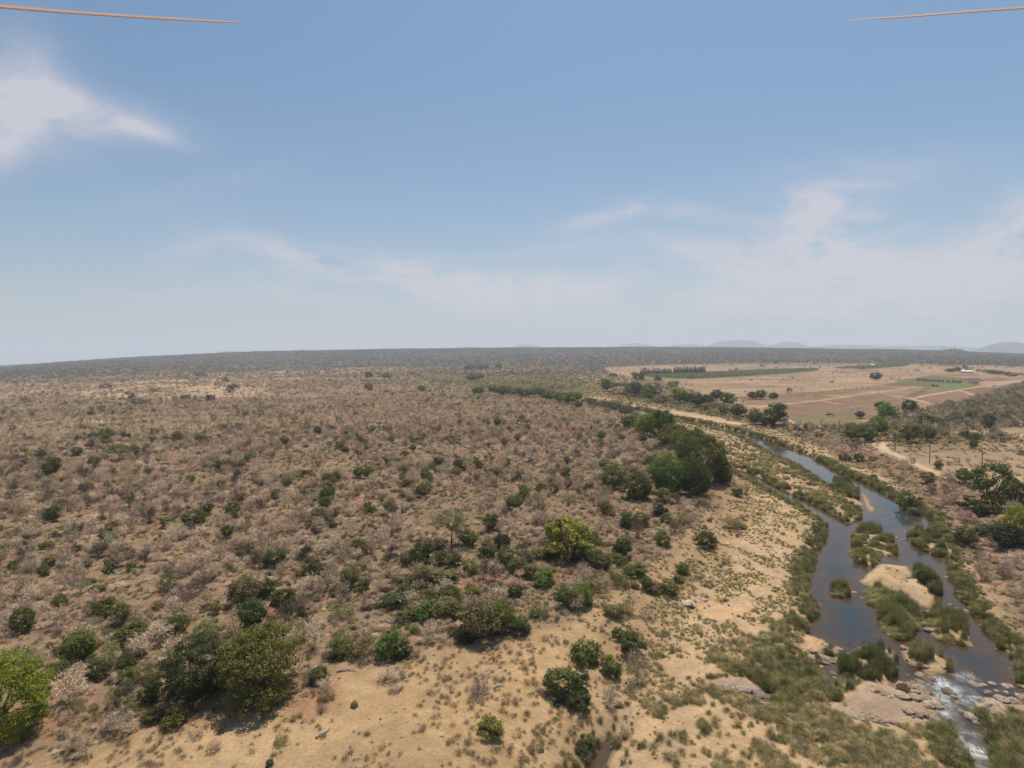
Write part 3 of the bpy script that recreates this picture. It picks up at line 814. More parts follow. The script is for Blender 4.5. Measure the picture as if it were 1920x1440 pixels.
# ------------------------------------------------------------------ plants: colours, kinds, builders
CL0 = dict(G=(.088, .116, .034), D=(.055, .078, .028), L=(.165, .212, .030), P=(.155, .185, .090), Y=(.175, .195, .045), O=(.112, .130, .032), E=(.085, .150, .030),
          B=(.330, .264, .205), S=(.268, .208, .154), K=(.028, .046, .026), V=(.130, .130, .068), R=(.22, .12, .08), W=(.075, .068, .056), X=(.10, .075, .06))
CN = dict(W='leafless grey', G='green', D='dark green', L='lime green', P='pale grey-green', Y='yellow-green', O='olive green', E='bright green', B='leafless grey', S='leafless brown', K='blackish green',
          V='dusty green', R='reddish brown', X='bare dark')
CL = {k_: tuple(min(.9, q * (1.62 if k_ in 'BSRXW' else 1.42) * w_) for q, w_ in zip(v_, (1.05, 1.0, .92) if k_ in 'BSRXW' else (1.14, .96, .80))) for k_, v_ in CL0.items()}
THINGS = []        # (object, x, y, px, py, kindword, colour code, size m, has_label)


def tree_thing(kind, x, y, z, wid, hei, code, rz, name='tree', lod=False, trunk=True):
    v = int(rz * 1000) % 12
    c = CL[code]; jit = 1 + 0.22 * (((v * 37) % 11) / 11.0 - .5); c = tuple(q * jit for q in c)
    s = (wid, wid * (1 + .12 * ((v % 5) / 5 - .4)), hei)
    if kind in ('tree', 'big', 'flat', 'conifer'):
        pre = {'tree': ('crown', 'trunk', 4), 'big': ('bigcrown', 'bigtrunk', 3), 'flat': ('flatcrown', 'flattrunk', 2), 'conifer': ('conifer', 'contrunk', 1)}[kind]
        e = bpy.data.objects.new(name, None); COL.objects.link(e); e.location = (x, y, z); e.rotation_euler = (0, 0, rz); e.empty_display_size = .1
        add('crown', ME[pre[0], v % pre[2]], e, scale=s, color=c)
        add('trunk', ME[pre[1], v % pre[2]], e, scale=(wid, wid, hei))
        return e
    key = {'bush': ('bush', 5), 'loose': ('loose', 3), 'bare': ('bare', 4), 'baretree': ('baretree', 4), 'dead': ('dead', 1), 'bushlod': ('bushlod', 3), 'treelod': ('treelod', 3), 'barelod': ('barelod', 3)}[kind]
    return add(name, ME[key[0], v % key[1]], None, (x, y, z - .05 * hei), rz, s, c)


# photo bearing of the base, width and height in photo pixels, kind, colour, landmark phrase
H = []


def hs(txt):
    for ln in txt.strip().splitlines():
        ln = ln.split('#')[0].strip()
        if not ln: continue
        for ent in ln.split(';'):
            a = ent.strip().split('|'); lm = a[1].strip() if len(a) > 1 else None
            b = a[0].split()
            if len(b) >= 6: H.append((float(b[0]), float(b[1]), float(b[2]), float(b[3]), b[4], b[5], lm))


hs('''
4 1402 138 182 big L | big lime tree on the left edge
366 1326 118 132 big D | big dark green tree
488 1336 146 156 big O | big spreading olive-yellow tree
32 1262 58 56 tree P ; 472 1172 50 56 tree D | dark round tree behind the big trees ; 530 1148 44 48 tree D | round dark tree in the open
387 1206 42 50 tree P | pale tree beside the big dark one
657 1102 34 46 tree V | slender grey-green tree in scrub ; 640 1117 34 28 bush D ; 682 1114 24 32 tree G
765 1132 44 38 bush D ; 736 1142 40 32 bush D ; 795 1165 52 40 bush E | bright bush of the large thicket ; 806 1135 44 36 bush G ; 762 1168 34 26 bush G ; 775 1098 30 20 bush G
640 1236 42 46 bush G ; 684 1240 50 58 loose V | feathery bush of the thicket ; 730 1242 46 58 bush E | bright bush beside the clearing ; 757 1238 28 40 bush D ; 778 1236 20 18 loose V
872 1204 42 30 bush D ; 898 1196 72 76 tree V | broad grey-green tree by the clearing ; 858 1162 32 28 bush D ; 926 1184 26 24 tree V ; 823 1184 42 22 loose S
846 1024 58 78 flat P | pale flat-topped tree in grey scrub ; 860 1020 30 62 baretree B ; 818 1032 38 20 bush X
1066 1048 80 86 tree Y | tall yellow-green tree on the slope ; 1083 1054 24 26 bush D ; 1035 1046 22 20 bush D ; 1012 1050 30 24 bush G
1323 1028 38 36 bush D | round dark bush on the bank ; 1245 1025 28 30 bush G ; 1370 996 36 28 loose V ; 1382 932 18 18 bush D
1226 1114 30 28 bush V ; 1252 1116 36 32 bush G | twin bush above the white rocks ; 1280 1078 24 26 bush G ; 1272 1094 20 16 bush G
1150 1160 34 28 bush V ; 1174 1156 30 34 loose V ; 1207 1162 28 26 bare B ; 1095 1166 18 10 bare B
1095 1246 54 46 bush G | wide bush left of the gully ; 1122 1228 14 24 loose V ; 1147 1270 38 38 bush G ; 1187 1234 46 48 bush D | dark bush above the sand ; 1160 1202 24 22 bush D
1050 1312 58 60 bush G | big leafy bush in the clearing ; 1090 1302 32 38 bush D ; 1086 1338 38 38 bush D ; 1046 1326 16 8 bush K ; 1098 1418 38 34 bush D | bush beside the muddy pool
898 1314 58 38 bare X | grey thorn bush in the clearing ; 920 1388 46 36 bush O | lone round bush in the clearing ; 528 1399 28 20 loose V ; 506 1438 16 14 bush D ; 1015 1410 10 8 bush X
727 1284 56 16 bare S ; 740 1302 34 12 bare S ; 910 1274 34 18 bare S ; 783 1191 14 10 loose V ; 615 1314 26 22 loose V ; 572 1306 18 14 loose S ; 600 1282 34 30 bush D
590 1218 54 66 baretree B | grey thicket behind the olive tree ; 545 1218 44 50 bare B ; 577 1178 18 22 tree D ; 553 1186 26 26 loose G ; 640 1162 46 32 loose P
570 1083 38 34 loose V ; 625 990 13 14 bush G ; 785 1064 22 32 tree L ; 737 1050 20 12 bush K ; 738 1030 20 24 bare B
914 1046 34 34 bush D | dark bush above the thicket ; 947 1064 34 42 bush G ; 840 1066 46 36 bush D ; 832 1096 54 28 bush V ; 850 1132 34 24 bush G ; 887 1122 30 24 bush G ; 917 1117 20 18 bush D
992 1086 38 32 bush G ; 1020 1102 42 36 bush E ; 1127 1068 38 36 bush D | dark bushes behind the sandy slope ; 1160 1062 28 26 bush G ; 1192 1084 42 32 bush G ; 1116 1112 52 40 loose V ; 1160 1104 38 34 loose G
1058 1126 34 32 bush G ; 1064 1144 38 42 bush G ; 1094 1140 34 50 bush E | tallest green bush of the slope ; 965 1122 26 28 bush D ; 965 1072 26 26 bush D ; 1010 1162 36 32 loose P ; 975 1192 38 36 bush D
1118 1026 24 20 bush G ; 1178 992 32 34 bush D ; 1237 967 28 24 bush K ; 1250 982 22 18 bush D ; 1278 984 36 26 loose V ; 1303 976 16 14 loose V
1150 920 50 56 tree G | round tree left of the riverside grove ; 1194 940 64 58 big D | dark spreading tree of the riverside grove ; 1251 928 72 82 big E | bright green giant of the grove ; 1303 930 62 72 big D | darkest tree of the riverside grove
1318 906 100 104 big G | tallest tree of the riverside grove ; 1352 908 40 56 big D ; 1288 862 58 62 big O ; 1258 838 46 46 tree O
1212 818 36 44 tree L ; 1245 822 36 56 tree E | bright tree at the bend ; 1228 812 28 36 baretree S ; 1182 806 30 28 tree G ; 1360 908 20 24 bush G ; 1320 950 24 18 loose V
981 936 20 28 tree G ; 1015 930 18 26 tree G ; 1065 916 16 24 tree P ; 1091 940 24 34 dead X | black dead tree standing in the scrub ; 1071 948 20 20 loose V ; 891 864 10 8 bush D
800 905 20 30 tree P | pale tree amid grey thicket ; 825 912 30 28 bare B ; 780 902 24 28 baretree B ; 730 896 32 28 baretree B ; 676 921 18 14 loose G ; 621 926 14 18 tree L ; 731 957 18 22 tree V ; 757 933 18 12 bush G ; 910 942 24 14 loose V
650 821 20 14 bush D ; 552 898 32 16 loose G ; 577 896 26 18 bush V ; 646 862 18 16 bare B
366 988 42 36 bush D | large dark bush in the scrub ; 200 1012 26 24 bush G ; 103 1011 20 16 bush D ; 87 1029 24 16 bush G ; 50 1022 16 12 bush G ; 142 1036 14 16 bush D ; 113 1046 14 18 loose V
203 1078 18 22 bush D ; 247 1072 16 16 bush G ; 315 1112 26 38 loose G ; 27 1070 18 22 bush G ; 83 1081 18 24 bush G ; 128 1091 36 32 loose V ; 197 1162 34 44 bush G | tall green bush in the scrub ; 167 1161 22 34 loose G ; 112 1141 26 28 bush G
247 1208 48 42 bush G | broad green bush in the scrub ; 313 1194 34 32 bush V ; 45 1188 38 54 bush G ; 185 1111 26 14 bush G ; 167 1096 22 14 bush G ; 343 1141 22 20 loose Y ; 407 1151 13 20 tree L
186 1276 38 44 bush D | dark bush right of the lime tree ; 165 1232 26 36 bush G ; 108 1272 32 34 bush G ; 237 1252 36 28 bush D ; 237 1300 34 44 bush G ; 270 1282 40 44 loose G ; 282 1322 36 48 bush D ; 205 1250 34 50 loose P
287 1357 38 32 bush G ; 326 1367 42 40 bush O | rounded bush in front of the dark tree ; 240 1347 30 34 loose O ; 213 1332 30 44 loose V ; 415 1374 18 18 loose V ; 115 1389 9 12 bush G ; 370 1389 32 14 bare S ; 400 1412 26 24 loose S
130 1318 66 76 baretree B | big leafless tree beside the lime tree ; 150 1340 22 30 loose V ; 240 1380 34 30 bare B ; 420 1056 16 16 bush G ; 465 1111 34 34 tree V ; 465 1028 40 30 baretree B ; 330 1012 54 34 baretree B ; 230 1052 30 22 bare B ; 380 1008 50 30 bare S
197 829 20 28 tree L | lone lime tree in the scrub ; 235 827 18 18 bush D ; 289 832 14 14 tree D | small dark round tree ; 222 866 42 36 flat G | wide flat-crowned tree in the scrub ; 251 857 18 22 tree G ; 98 894 28 38 tree O | olive tree in the western scrub ; 56 872 26 16 bush G
310 868 26 26 baretree B ; 345 870 44 30 bare S | wide grey thicket of the plain ; 383 872 22 18 loose V ; 357 907 16 18 tree L ; 75 940 12 8 bush L ; 204 914 15 10 bush L ; 260 958 16 22 tree L ; 403 931 14 10 bush E ; 308 855 14 14 loose V
260 759 24 13 bush X ; 199 729 18 11 bush X ; 291 735 20 14 bush S ; 347 750 16 10 bush X ; 395 751 16 12 bush X ; 251 709 8 8 bush D ; 335 707 10 7 bush D ; 376 706 20 9 bush X ; 424 717 11 10 bush D ; 408 725 10 10 bush X ; 432 736 13 15 bush X ; 440 728 13 9 bush X
171 778 13 10 bush X ; 50 757 16 12 loose G ; 62 728 6 9 tree D ; 20 942 28 28 bare X ; 692 733 13 15 tree G | lone tree before the far river ; 692 709 13 12 bush D ; 725 709 19 10 bush G ; 791 734 13 12 tree E ; 890 714 32 14 tree G ; 935 691 14 10 tree D ; 880 694 18 10 tree D ; 905 693 22 9 tree D
942 741 26 18 tree D ; 897 739 26 14 tree G ; 925 736 20 14 tree G ; 968 741 26 16 tree G ; 986 745 24 16 tree D ; 1008 744 30 18 tree G ; 1030 750 26 18 tree G ; 1052 754 28 20 tree E ; 1072 757 34 24 tree E | bright trees before the sandbar ; 1085 764 14 14 bush D ; 1105 760 30 14 tree D ; 1125 764 26 14 bush V ; 1150 770 30 18 tree D ; 1172 776 30 16 tree D ; 1190 786 26 18 loose V
1137 728 17 18 tree E ; 1150 707 15 8 bush D ; 1140 733 26 20 tree D ; 1162 733 30 16 tree O ; 1160 740 34 14 bush S ; 1189 742 32 26 tree D | rounded tree of the far bank ; 1217 742 28 22 tree G ; 1234 742 20 18 bush X ; 1262 728 22 14 tree L ; 1273 756 26 30 tree L | lime tree of the far bank ; 1288 754 20 18 tree D ; 1250 754 24 24 bush S ; 1236 756 24 14 bush V
1309 762 28 24 tree K ; 1326 759 24 20 tree D ; 1344 750 22 20 tree K ; 1330 768 26 14 bush V ; 1366 760 26 24 tree E ; 1358 776 20 16 tree G ; 1384 782 26 26 tree D ; 1198 714 22 14 bush K ; 1233 715 14 12 bush K ; 1190 705 14 8 tree G ; 1215 748 20 12 tree D
1412 748 18 14 tree D ; 1427 748 17 18 tree E ; 1450 748 17 12 tree D ; 1480 738 9 13 tree G ; 1416 796 26 30 tree G ; 1453 798 38 44 tree D | dark tree by the small shack ; 1440 800 26 18 bush K ; 1474 786 9 9 tree K ; 1612 784 16 14 tree X ; 1642 713 18 15 tree D | lone round tree on the plain
1428 687 8 8 bush D ; 1528 684 10 5 bush D ; 1591 683 5 5 tree D ; 1672 712 7 8 tree S ; 1455 681 12 6 bush D ; 1560 718 6 5 bush D ; 1467 714 4 5 bush D ; 1486 710 5 4 bush D ; 1285 680 9 7 tree D ; 1209 694 7 6 tree D ; 1368 696 4 5 tree K ; 1380 696 8 6 tree K
1662 786 28 32 tree E | twin-crowned tree above the track ; 1652 789 20 14 bush K ; 1652 768 22 16 tree D ; 1705 777 24 28 tree D | round tree above the woodland ; 1684 772 8 14 bare S ; 1718 778 18 16 tree G
1855 802 13 13 tree L | lime green ball-shaped tree ; 1760 800 14 18 tree L ; 1618 826 44 34 tree G | broad tree where the tracks meet ; 1644 816 34 36 tree O ; 1594 812 14 16 tree D ; 1706 828 32 34 tree O | round tree beside the power poles ; 1740 826 26 28 tree V ; 1730 812 24 18 bush V ; 1600 820 30 22 bush D
1611 867 17 17 bush D ; 1584 864 22 20 bush V ; 1665 837 9 9 bush G ; 1710 869 12 12 loose V ; 1760 881 13 19 tree O ; 1793 871 11 14 tree R | small reddish tree on the plain ; 1807 906 28 30 tree G | small green tree at the road end ; 1810 828 10 26 tree D ; 1825 842 12 20 tree V ; 1820 842 14 8 bare S ; 1843 822 6 8 tree D
1862 954 58 90 tree G | tall green tree on the right bank ; 1818 968 36 40 bush K ; 1849 968 34 30 bush D ; 1909 955 44 56 big D | dark tree at the right edge ; 1906 1022 42 78 big L | bright tree at the right edge ; 1862 1012 60 40 bush D ; 1895 1030 50 44 bush K ; 1775 948 30 26 bare S
1703 958 34 40 bush G | round bush on the river bank ; 1639 902 11 13 bush D ; 1586 908 14 14 bush D ; 1714 968 22 18 bush V ; 1916 854 10 16 bush V ; 1912 878 12 6 bush D ; 1735 922 20 12 loose S ; 1900 902 12 6 bare S
1775 698 10 7 tree D ; 1784 698 12 8 tree D ; 1795 697 12 9 tree K ; 1809 694 8 11 tree D ; 1817 695 10 8 tree D ; 1836 699 10 8 tree D ; 1846 700 10 8 tree D ; 1856 701 12 8 tree G ; 1866 702 14 8 tree D ; 1876 703 12 8 tree G ; 1888 704 12 8 tree V ; 1900 706 14 8 bush V ; 1914 706 12 8 tree V ; 1842 691 6 6 tree S
1749 726 6 6 tree K | paired trees on the green field ; 1757 727 6 6 tree K ; 1819 719 4 4 tree K ; 1829 721 7 6 tree K
''')
ROW = [(1721.5 + i * 7.6 + (3 if i > 6 else 0), 715 + i * .42, 6.2, 6.0, 'tree', 'K', None) for i in range(11)]
H += ROW
CON = []
for i in range(16): CON.append((1201 + i * 3.8, 703.5 - i * .12, 7.0, 10 + (i * 7 % 5) * .9))
for i in range(17): CON.append((1264 + i * 3.6, 702.0 - i * .1, 7.5, 13 + (i * 5 % 4) * .7))
H += [(a, b, c_, d_, 'conifer', 'D', None) for a, b, c_, d_ in CON]
hp = place([(h[0], h[1]) for h in H])
LM = []


def sizes(wpx, hpx, x, y, z):
    dep = math.hypot(x, y); k = np.dot([x, y, z - CAMZ], Fv) / F
    th = math.atan2(CAMZ - z, dep)
    wid = wpx * k; app = hpx * k
    hei = max((app - wid * math.sin(th) * .55) / math.cos(th), wid * .45)
    return wid, hei


wtype = {'tree': 'tree', 'big': 'tree', 'flat': 'tree', 'bush': 'bush', 'loose': 'bush', 'bare': 'shrub', 'baretree': 'tree', 'dead': 'tree', 'conifer': 'conifer', 'bushlod': 'bush', 'treelod': 'tree', 'barelod': 'shrub'}
rz_ = random.Random(5)
for h, p in zip(H, hp):
    x, y, z, t_ = p
    kd = h[4]; word = wtype[kd]
    wid, hei = sizes(h[2], h[3], x, y, z)
    if kd == 'big' and h[1] < 1200: wid *= .86
    if kd in ('big', 'bush', 'loose', 'bare'):                    # the crown's near rim, not the stem, is what stands lowest in view
        sh = wid * .30 / math.hypot(x, y); x *= 1 + sh; y *= 1 + sh; z = float(height(np.array([x]), np.array([y]))[0])
    nm = {'tree': 'tree', 'bush': 'bush', 'shrub': 'leafless_shrub', 'conifer': 'conifer_tree'}[word]
    if kd in ('baretree', 'dead'): nm = 'leafless_tree'
    px_size = wid / math.hypot(x, y) * F
    if px_size < 9 and kd == 'bush': kd = 'bushlod'
    if px_size < 9 and kd == 'tree': kd = 'treelod'
    o = tree_thing(kd, x, y, z, wid, hei, h[5], rz_.uniform(0, 6.28), nm)
    THINGS.append([o, x, y, h[0], h[1], word, h[5], wid, h[6]])
    if h[6]: LM.append((x, y, h[0], h[1], h[6]))

# ------------------------------------------------------------------ scattered growth: density read from the place
SR = np.random.default_rng(21)


def in_frame(x, y, z, mar=60):
    px, py, d = project(x, y, z); return (px > -mar) & (px < 1920 + mar) & (py > 500) & (py < 1440 + mar * 2) & (d > 0)


bands = [(48, 90, .95), (90, 150, .80), (150, 240, .56), (240, 400, .34), (400, 700, .16), (700, 1300, .045), (1300, 2400, .018), (2400, 5400, .0050)]
PX = []; PY = []; LV = []
for bi, (r0, r1, den) in enumerate(bands):
    aw = math.radians(94); area = .5 * aw * (r1 ** 2 - r0 ** 2); n = int(area * den)
    r = np.sqrt(SR.uniform(r0 * r0, r1 * r1, n)); a = SR.uniform(-aw / 2, aw / 2, n)
    PX.append(r * np.sin(a)); PY.append(r * np.cos(a)); LV.append(np.full(n, bi))
PX = np.concatenate(PX); PY = np.concatenate(PY); LV = np.concatenate(LV)
sw = water_sd(PX, PY); zz = height(PX, PY, sw); sf = look('f', PX, PY)
rad = np.hypot(PX, PY)
clus = fbm(PX, PY, 14, 3, 81); clus2 = fbm(PX, PY, 90, 3, 82)
dens = 0.35 + 1.1 * sstep(.35, .65, clus) * (0.6 + .8 * clus2)


def reg(poly, soft=3.0): return 1 - sstep(-soft, soft, sdf(wpoly(poly), PX, PY, 60) + (clus - .5) * 8)


op = reg(OPEN); dens *= (1 - op * .965)
fl = 1 - sstep(-3, 2, sf); dens *= (1 - fl * .99)
pl = reg(PLAIN); dens *= 1 - pl * .965
TH = [(1640, 795), (1680, 778), (1740, 772), (1790, 752), (1840, 740), (1880, 722), (2000, 705), (2000, 800), (1850, 803), (1780, 808), (1700, 806)]
TH2 = [(1560, 790), (1660, 800), (1800, 815), (1890, 812), (1890, 828), (1740, 835), (1620, 838), (1500, 815), (1400, 790), (1300, 765), (1150, 735), (1150, 722), (1300, 745), (1400, 772), (1480, 795)]
TH3 = [(770, 698), (900, 690), (1100, 700), (1180, 712), (1300, 735), (1400, 770), (1480, 810), (1300, 775), (1150, 757), (1000, 738), (860, 722), (780, 712)]
th = reg(TH, 6); th2 = reg(TH2, 6); th3 = reg(TH3, 6)
pnoise = fbm(PX, PY, 200, 3, 91)
dens = np.maximum(dens, th * 2.6); dens = np.maximum(dens, th2 * 1.1); dens = np.maximum(dens, th3 * .8 * (sw > 3) * (pnoise > .42))
pale_ = sstep(.52, .7, fbm(PX, PY, 260, 4, 62)) * sstep(150, 500, rad); dens *= 1 - .5 * pale_ * (1 - th)
EMPTYF = reg([(1440, 765), (1540, 750), (1660, 738), (1700, 752), (1740, 775), (1640, 790), (1560, 800), (1470, 790)], 2)
GREENF = reg([(1663, 722), (1700, 708), (1745, 703), (1920, 705), (1920, 720), (1800, 760), (1712, 755)], 2)
dens *= 1 - np.maximum(EMPTYF, GREENF) * .995
for ln, wd_ in ((ROAD, 3.5), ([(1430, 762), (1470, 757), (1540, 751), (1640, 737), (1700, 728)], 6)):
    dens *= linedist(place(ln)[:, :2], PX, PY) > wd_
dens *= (sw > 1.0)
BELT = reg([(170, 1160), (430, 1130), (620, 1070), (820, 1030), (1010, 1000), (1180, 1020), (1290, 1050), (1270, 1100), (1130, 1150), (1010, 1190), (800, 1225), (640, 1250), (300, 1260), (120, 1250)], 3)
keep = (SR.uniform(0, 1.3, len(PX)) < dens) & in_frame(PX, PY, zz, 120)
for h, p in zip(H, hp):      # leave room under the placed plants
    if h[2] > 22:
        wid, _ = sizes(h[2], h[3], *p[:3]); keep &= (np.hypot(PX - p[0], PY - p[1]) > wid * (.62 if h[4] == 'big' else .42))
PX, PY, zz, LV, rad, clus2, th, th2, th3, op, pl, fl, BELT = [q[keep] for q in (PX, PY, zz, LV, rad, clus2, th, th2, th3, op, pl, fl, BELT)]
n = len(PX); u = SR.uniform(0, 1, n)
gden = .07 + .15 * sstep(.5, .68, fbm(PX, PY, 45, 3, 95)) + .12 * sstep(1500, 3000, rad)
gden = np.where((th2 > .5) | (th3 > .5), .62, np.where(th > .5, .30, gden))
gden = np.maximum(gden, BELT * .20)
green = u < gden
istree = SR.uniform(0, 1, n) < np.where(th > .3, .55, np.where(rad > 1500, .3, .045 + .08 * (clus2 > .55)))
base = np.array([1.0, 1.05, 1.2, 1.45, 1.95, 2.8, 4.2, 7.5])[LV]
wid = base * np.exp(SR.normal(0, .36, n)) * np.where(green, .92, 1.12)
wid = np.where(istree, np.maximum(wid * 1.3, SR.uniform(2.4, 4.6, n)), wid)
wid = np.where((op > .5) & (pl < .5), wid * .6, wid); wid = np.where((BELT > .5) & green, wid * 1.15, wid)
hei = wid * np.where(istree, SR.uniform(.8, 1.2, n), SR.uniform(.45, .85, n)); hei = np.minimum(hei, np.where(istree, 8, 4.5) * SR.uniform(.7, 1.2, n))
gc = np.array(list('GVDVVGVGP'))[SR.integers(0, 9, n)]; bc = np.array(list('BBSSBX'))[SR.integers(0, 6, n)]
gc = np.where(SR.uniform(0, 1, n) < .02, 'L', gc)
code = np.where(green, gc, bc)
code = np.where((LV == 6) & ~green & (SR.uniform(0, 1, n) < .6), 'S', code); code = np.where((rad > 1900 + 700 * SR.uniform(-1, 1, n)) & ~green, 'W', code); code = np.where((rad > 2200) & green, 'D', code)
rot = SR.uniform(0, 6.28, n)
ppx, ppy, pdep = project(PX, PY, zz)
area = wid * hei / (rad * rad)
vis = (ppx > 0) & (ppx < 1920) & (ppy < 1440) & (ppy > 0)
chosen = np.zeros(n, bool)
hb = sum(1 for t_ in THINGS if t_[5] == 'bush'); hsb = sum(1 for t_ in THINGS if t_[0].name.startswith('leafless_shrub')); hlt = sum(1 for t_ in THINGS if t_[0].name.startswith('leafless_tree')); htr = sum(1 for t_ in THINGS if t_[0].name.startswith('tree'))
for msk, quota, nm, word in ((green & ~istree, 300 - hb, 'bush', 'bush'), (~green & ~istree, 300 - hsb, 'leafless_shrub', 'shrub'), (~green & istree, 150 - hlt, 'leafless_tree', 'tree'), (green & istree, 300 - htr, 'tree', 'tree')):
    ids = np.where(msk & vis)[0]; ids = ids[np.argsort(-area[ids])][:max(quota, 0)]
    for i in ids:
        if nm == 'bush': kd = 'loose' if (i % 3 < 2) else 'bush'
        elif nm == 'leafless_shrub': kd = 'bare'
        elif nm == 'leafless_tree': kd = 'baretree'
        else: kd = 'tree' if rad[i] < 500 else 'treelod'
        o = tree_thing(kd, PX[i], PY[i], zz[i], wid[i], hei[i], code[i], rot[i], nm)
        THINGS.append([o, PX[i], PY[i], ppx[i], ppy[i], word, code[i], wid[i], None])
    chosen[ids] = True


def stuff(name, label, P, rz, S, idx, srcs, tint, kind='stuff'):
    """one object of instanced growth; srcs = meshes, tint = a colour for each plant"""
    c = bpy.data.collections.new(name + '_kinds')
    for i, me_ in enumerate(srcs): c.objects.link(bpy.data.objects.new('%s_kind_%03d' % (name, i), me_))
    me_ = bpy.data.meshes.new(name); me_.vertices.add(len(P)); me_.vertices.foreach_set('co', np.asarray(P, np.float32).ravel())
    fattr(me_, 'rz', rz)
    a = me_.attributes.new('sc', 'FLOAT_VECTOR', 'POINT'); a.data.foreach_set('vector', np.asarray(S, np.float32).ravel())
    a = me_.attributes.new('tint', 'FLOAT_COLOR', 'POINT'); a.data.foreach_set('color', np.concatenate([tint, np.ones((len(P), 1))], 1).astype(np.float32).ravel()); fattr(me_, 'scattered', np.ones(len(P)))
    a = me_.attributes.new('idx', 'INT', 'POINT'); a.data.foreach_set('value', np.asarray(idx, np.int32))
    ob = bpy.data.objects.new(name, me_); COL.objects.link(ob)
    g = bpy.data.node_groups.new(name, 'GeometryNodeTree')
    g.interface.new_socket('Geometry', in_out='INPUT', socket_type='NodeSocketGeometry'); g.interface.new_socket('Geometry', in_out='OUTPUT', socket_type='NodeSocketGeometry')
    N = g.nodes; L = g.links
    gi = N.new('NodeGroupInput'); go = N.new('NodeGroupOutput'); ip = N.new('GeometryNodeInstanceOnPoints'); ci = N.new('GeometryNodeCollectionInfo')
    ci.inputs['Collection'].default_value = c; ci.inputs['Separate Children'].default_value = True; ci.inputs['Reset Children'].default_value = True
    def na(nm_, ty):
        q = N.new('GeometryNodeInputNamedAttribute'); q.data_type = ty; q.inputs['Name'].default_value = nm_
        return q.outputs[0]
    cx = N.new('ShaderNodeCombineXYZ'); L.new(na('rz', 'FLOAT'), cx.inputs[2])
    L.new(gi.outputs[0], ip.inputs['Points']); L.new(ci.outputs[0], ip.inputs['Instance']); ip.inputs['Pick Instance'].default_value = True
    L.new(na('idx', 'INT'), ip.inputs['Instance Index']); L.new(cx.outputs[0], ip.inputs['Rotation']); L.new(na('sc', 'FLOAT_VECTOR'), ip.inputs['Scale'])
    L.new(ip.outputs[0], go.inputs[0])
    md = ob.modifiers.new('scatter', 'NODES'); md.node_group = g
    return tag(ob, label, kind=kind)


rest = ~chosen
srcs = []; lut = {}
for key in ('bush', 'treelod', 'bushlod', 'bare', 'baretree', 'barelod', 'loose', 'crown'):
    for v_ in range({'bush': 5, 'bare': 4, 'baretree': 4, 'crown': 2}.get(key, 3)): lut[key, v_] = len(srcs); srcs.append(ME[key, v_])


def pick(i):
    lod = LV[i] >= 4
    if green[i]: k = ('treelod' if istree[i] else 'bushlod') if lod else ('treelod' if istree[i] else ('loose' if i % 3 < 2 else 'bush'))
    else: k = 'barelod' if lod else ('baretree' if istree[i] else 'bare')
    return lut[k, i % {'bush': 5, 'bare': 4, 'baretree': 4}.get(k, 3)]


def tints(cols, jit=.18):
    T_ = np.array(cols, float); m_ = len(T_); return np.clip(T_ * (1 + SR.normal(0, jit, m_))[:, None] * (1 + SR.normal(0, .05, (m_, 3))), .01, .9)


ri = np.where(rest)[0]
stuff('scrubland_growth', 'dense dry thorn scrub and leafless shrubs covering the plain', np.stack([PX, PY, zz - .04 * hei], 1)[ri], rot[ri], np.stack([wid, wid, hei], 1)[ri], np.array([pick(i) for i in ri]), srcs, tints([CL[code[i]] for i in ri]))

# straw coloured grass tufts over the savanna and low litter
gt = []
for r0, r1, den in ((48, 110, 1.5), (110, 200, .7), (200, 420, .16)):
    aw = math.radians(94); nn = int(.5 * aw * (r1 ** 2 - r0 ** 2) * den); r = np.sqrt(SR.uniform(r0 * r0, r1 * r1, nn)); a = SR.uniform(-aw / 2, aw / 2, nn)
    gt.append(np.stack([r * np.sin(a), r * np.cos(a), np.full(nn, r1)], 1))
gt = np.concatenate(gt); gx, gy = gt[:, 0], gt[:, 1]
gsw = water_sd(gx, gy); gz = height(gx, gy, gsw); gsf = look('f', gx, gy)
cl = fbm(gx, gy, 5, 3, 101); cl2 = fbm(gx, gy, 20, 3, 102)
gk = in_frame(gx, gy, gz, 60) & (gsf > 1) & (SR.uniform(0, 1, len(gx)) < sstep(.40, .62, cl * .6 + cl2 * .4) * np.where(sdf(wpoly(OPEN), gx, gy, 60) < 0, .5, 1.0)) & (linedist(place(ROAD)[:, :2], gx, gy) > 2.5)
gx, gy, gz = gx[gk], gy[gk], gz[gk]; nn = len(gx)
s = SR.uniform(.35, .9, nn) * (1 + np.hypot(gx, gy) / 250)
stuff('dry_grass', 'short dry grass tufts over the sandy soil', np.stack([gx, gy, gz], 1), SR.uniform(0, 6.28, nn), np.stack([s, s, s * SR.uniform(.4, .8, nn)], 1), SR.integers(0, 4, nn), [ME['tuft', i] for i in range(4)],
      tints(np.array([(.27, .18, .10), (.22, .155, .09), (.32, .225, .11), (.17, .12, .08), (.19, .145, .085), (.25, .16, .10), (.35, .25, .13), (.15, .11, .085), (.29, .20, .11), (.22, .15, .11), (.17, .15, .07), (.24, .18, .12)])[SR.integers(0, 12, nn)] * 1.3, .1))

# ------------------------------------------------------------------ reeds and river grass
def dens_polys(x, y, polys, soft=2.0):
    d = np.zeros(len(x))
    for p, k in polys: d = np.maximum(d, k * (1 - sstep(-soft, soft, sdf(flat(p), x, y))))
    return d


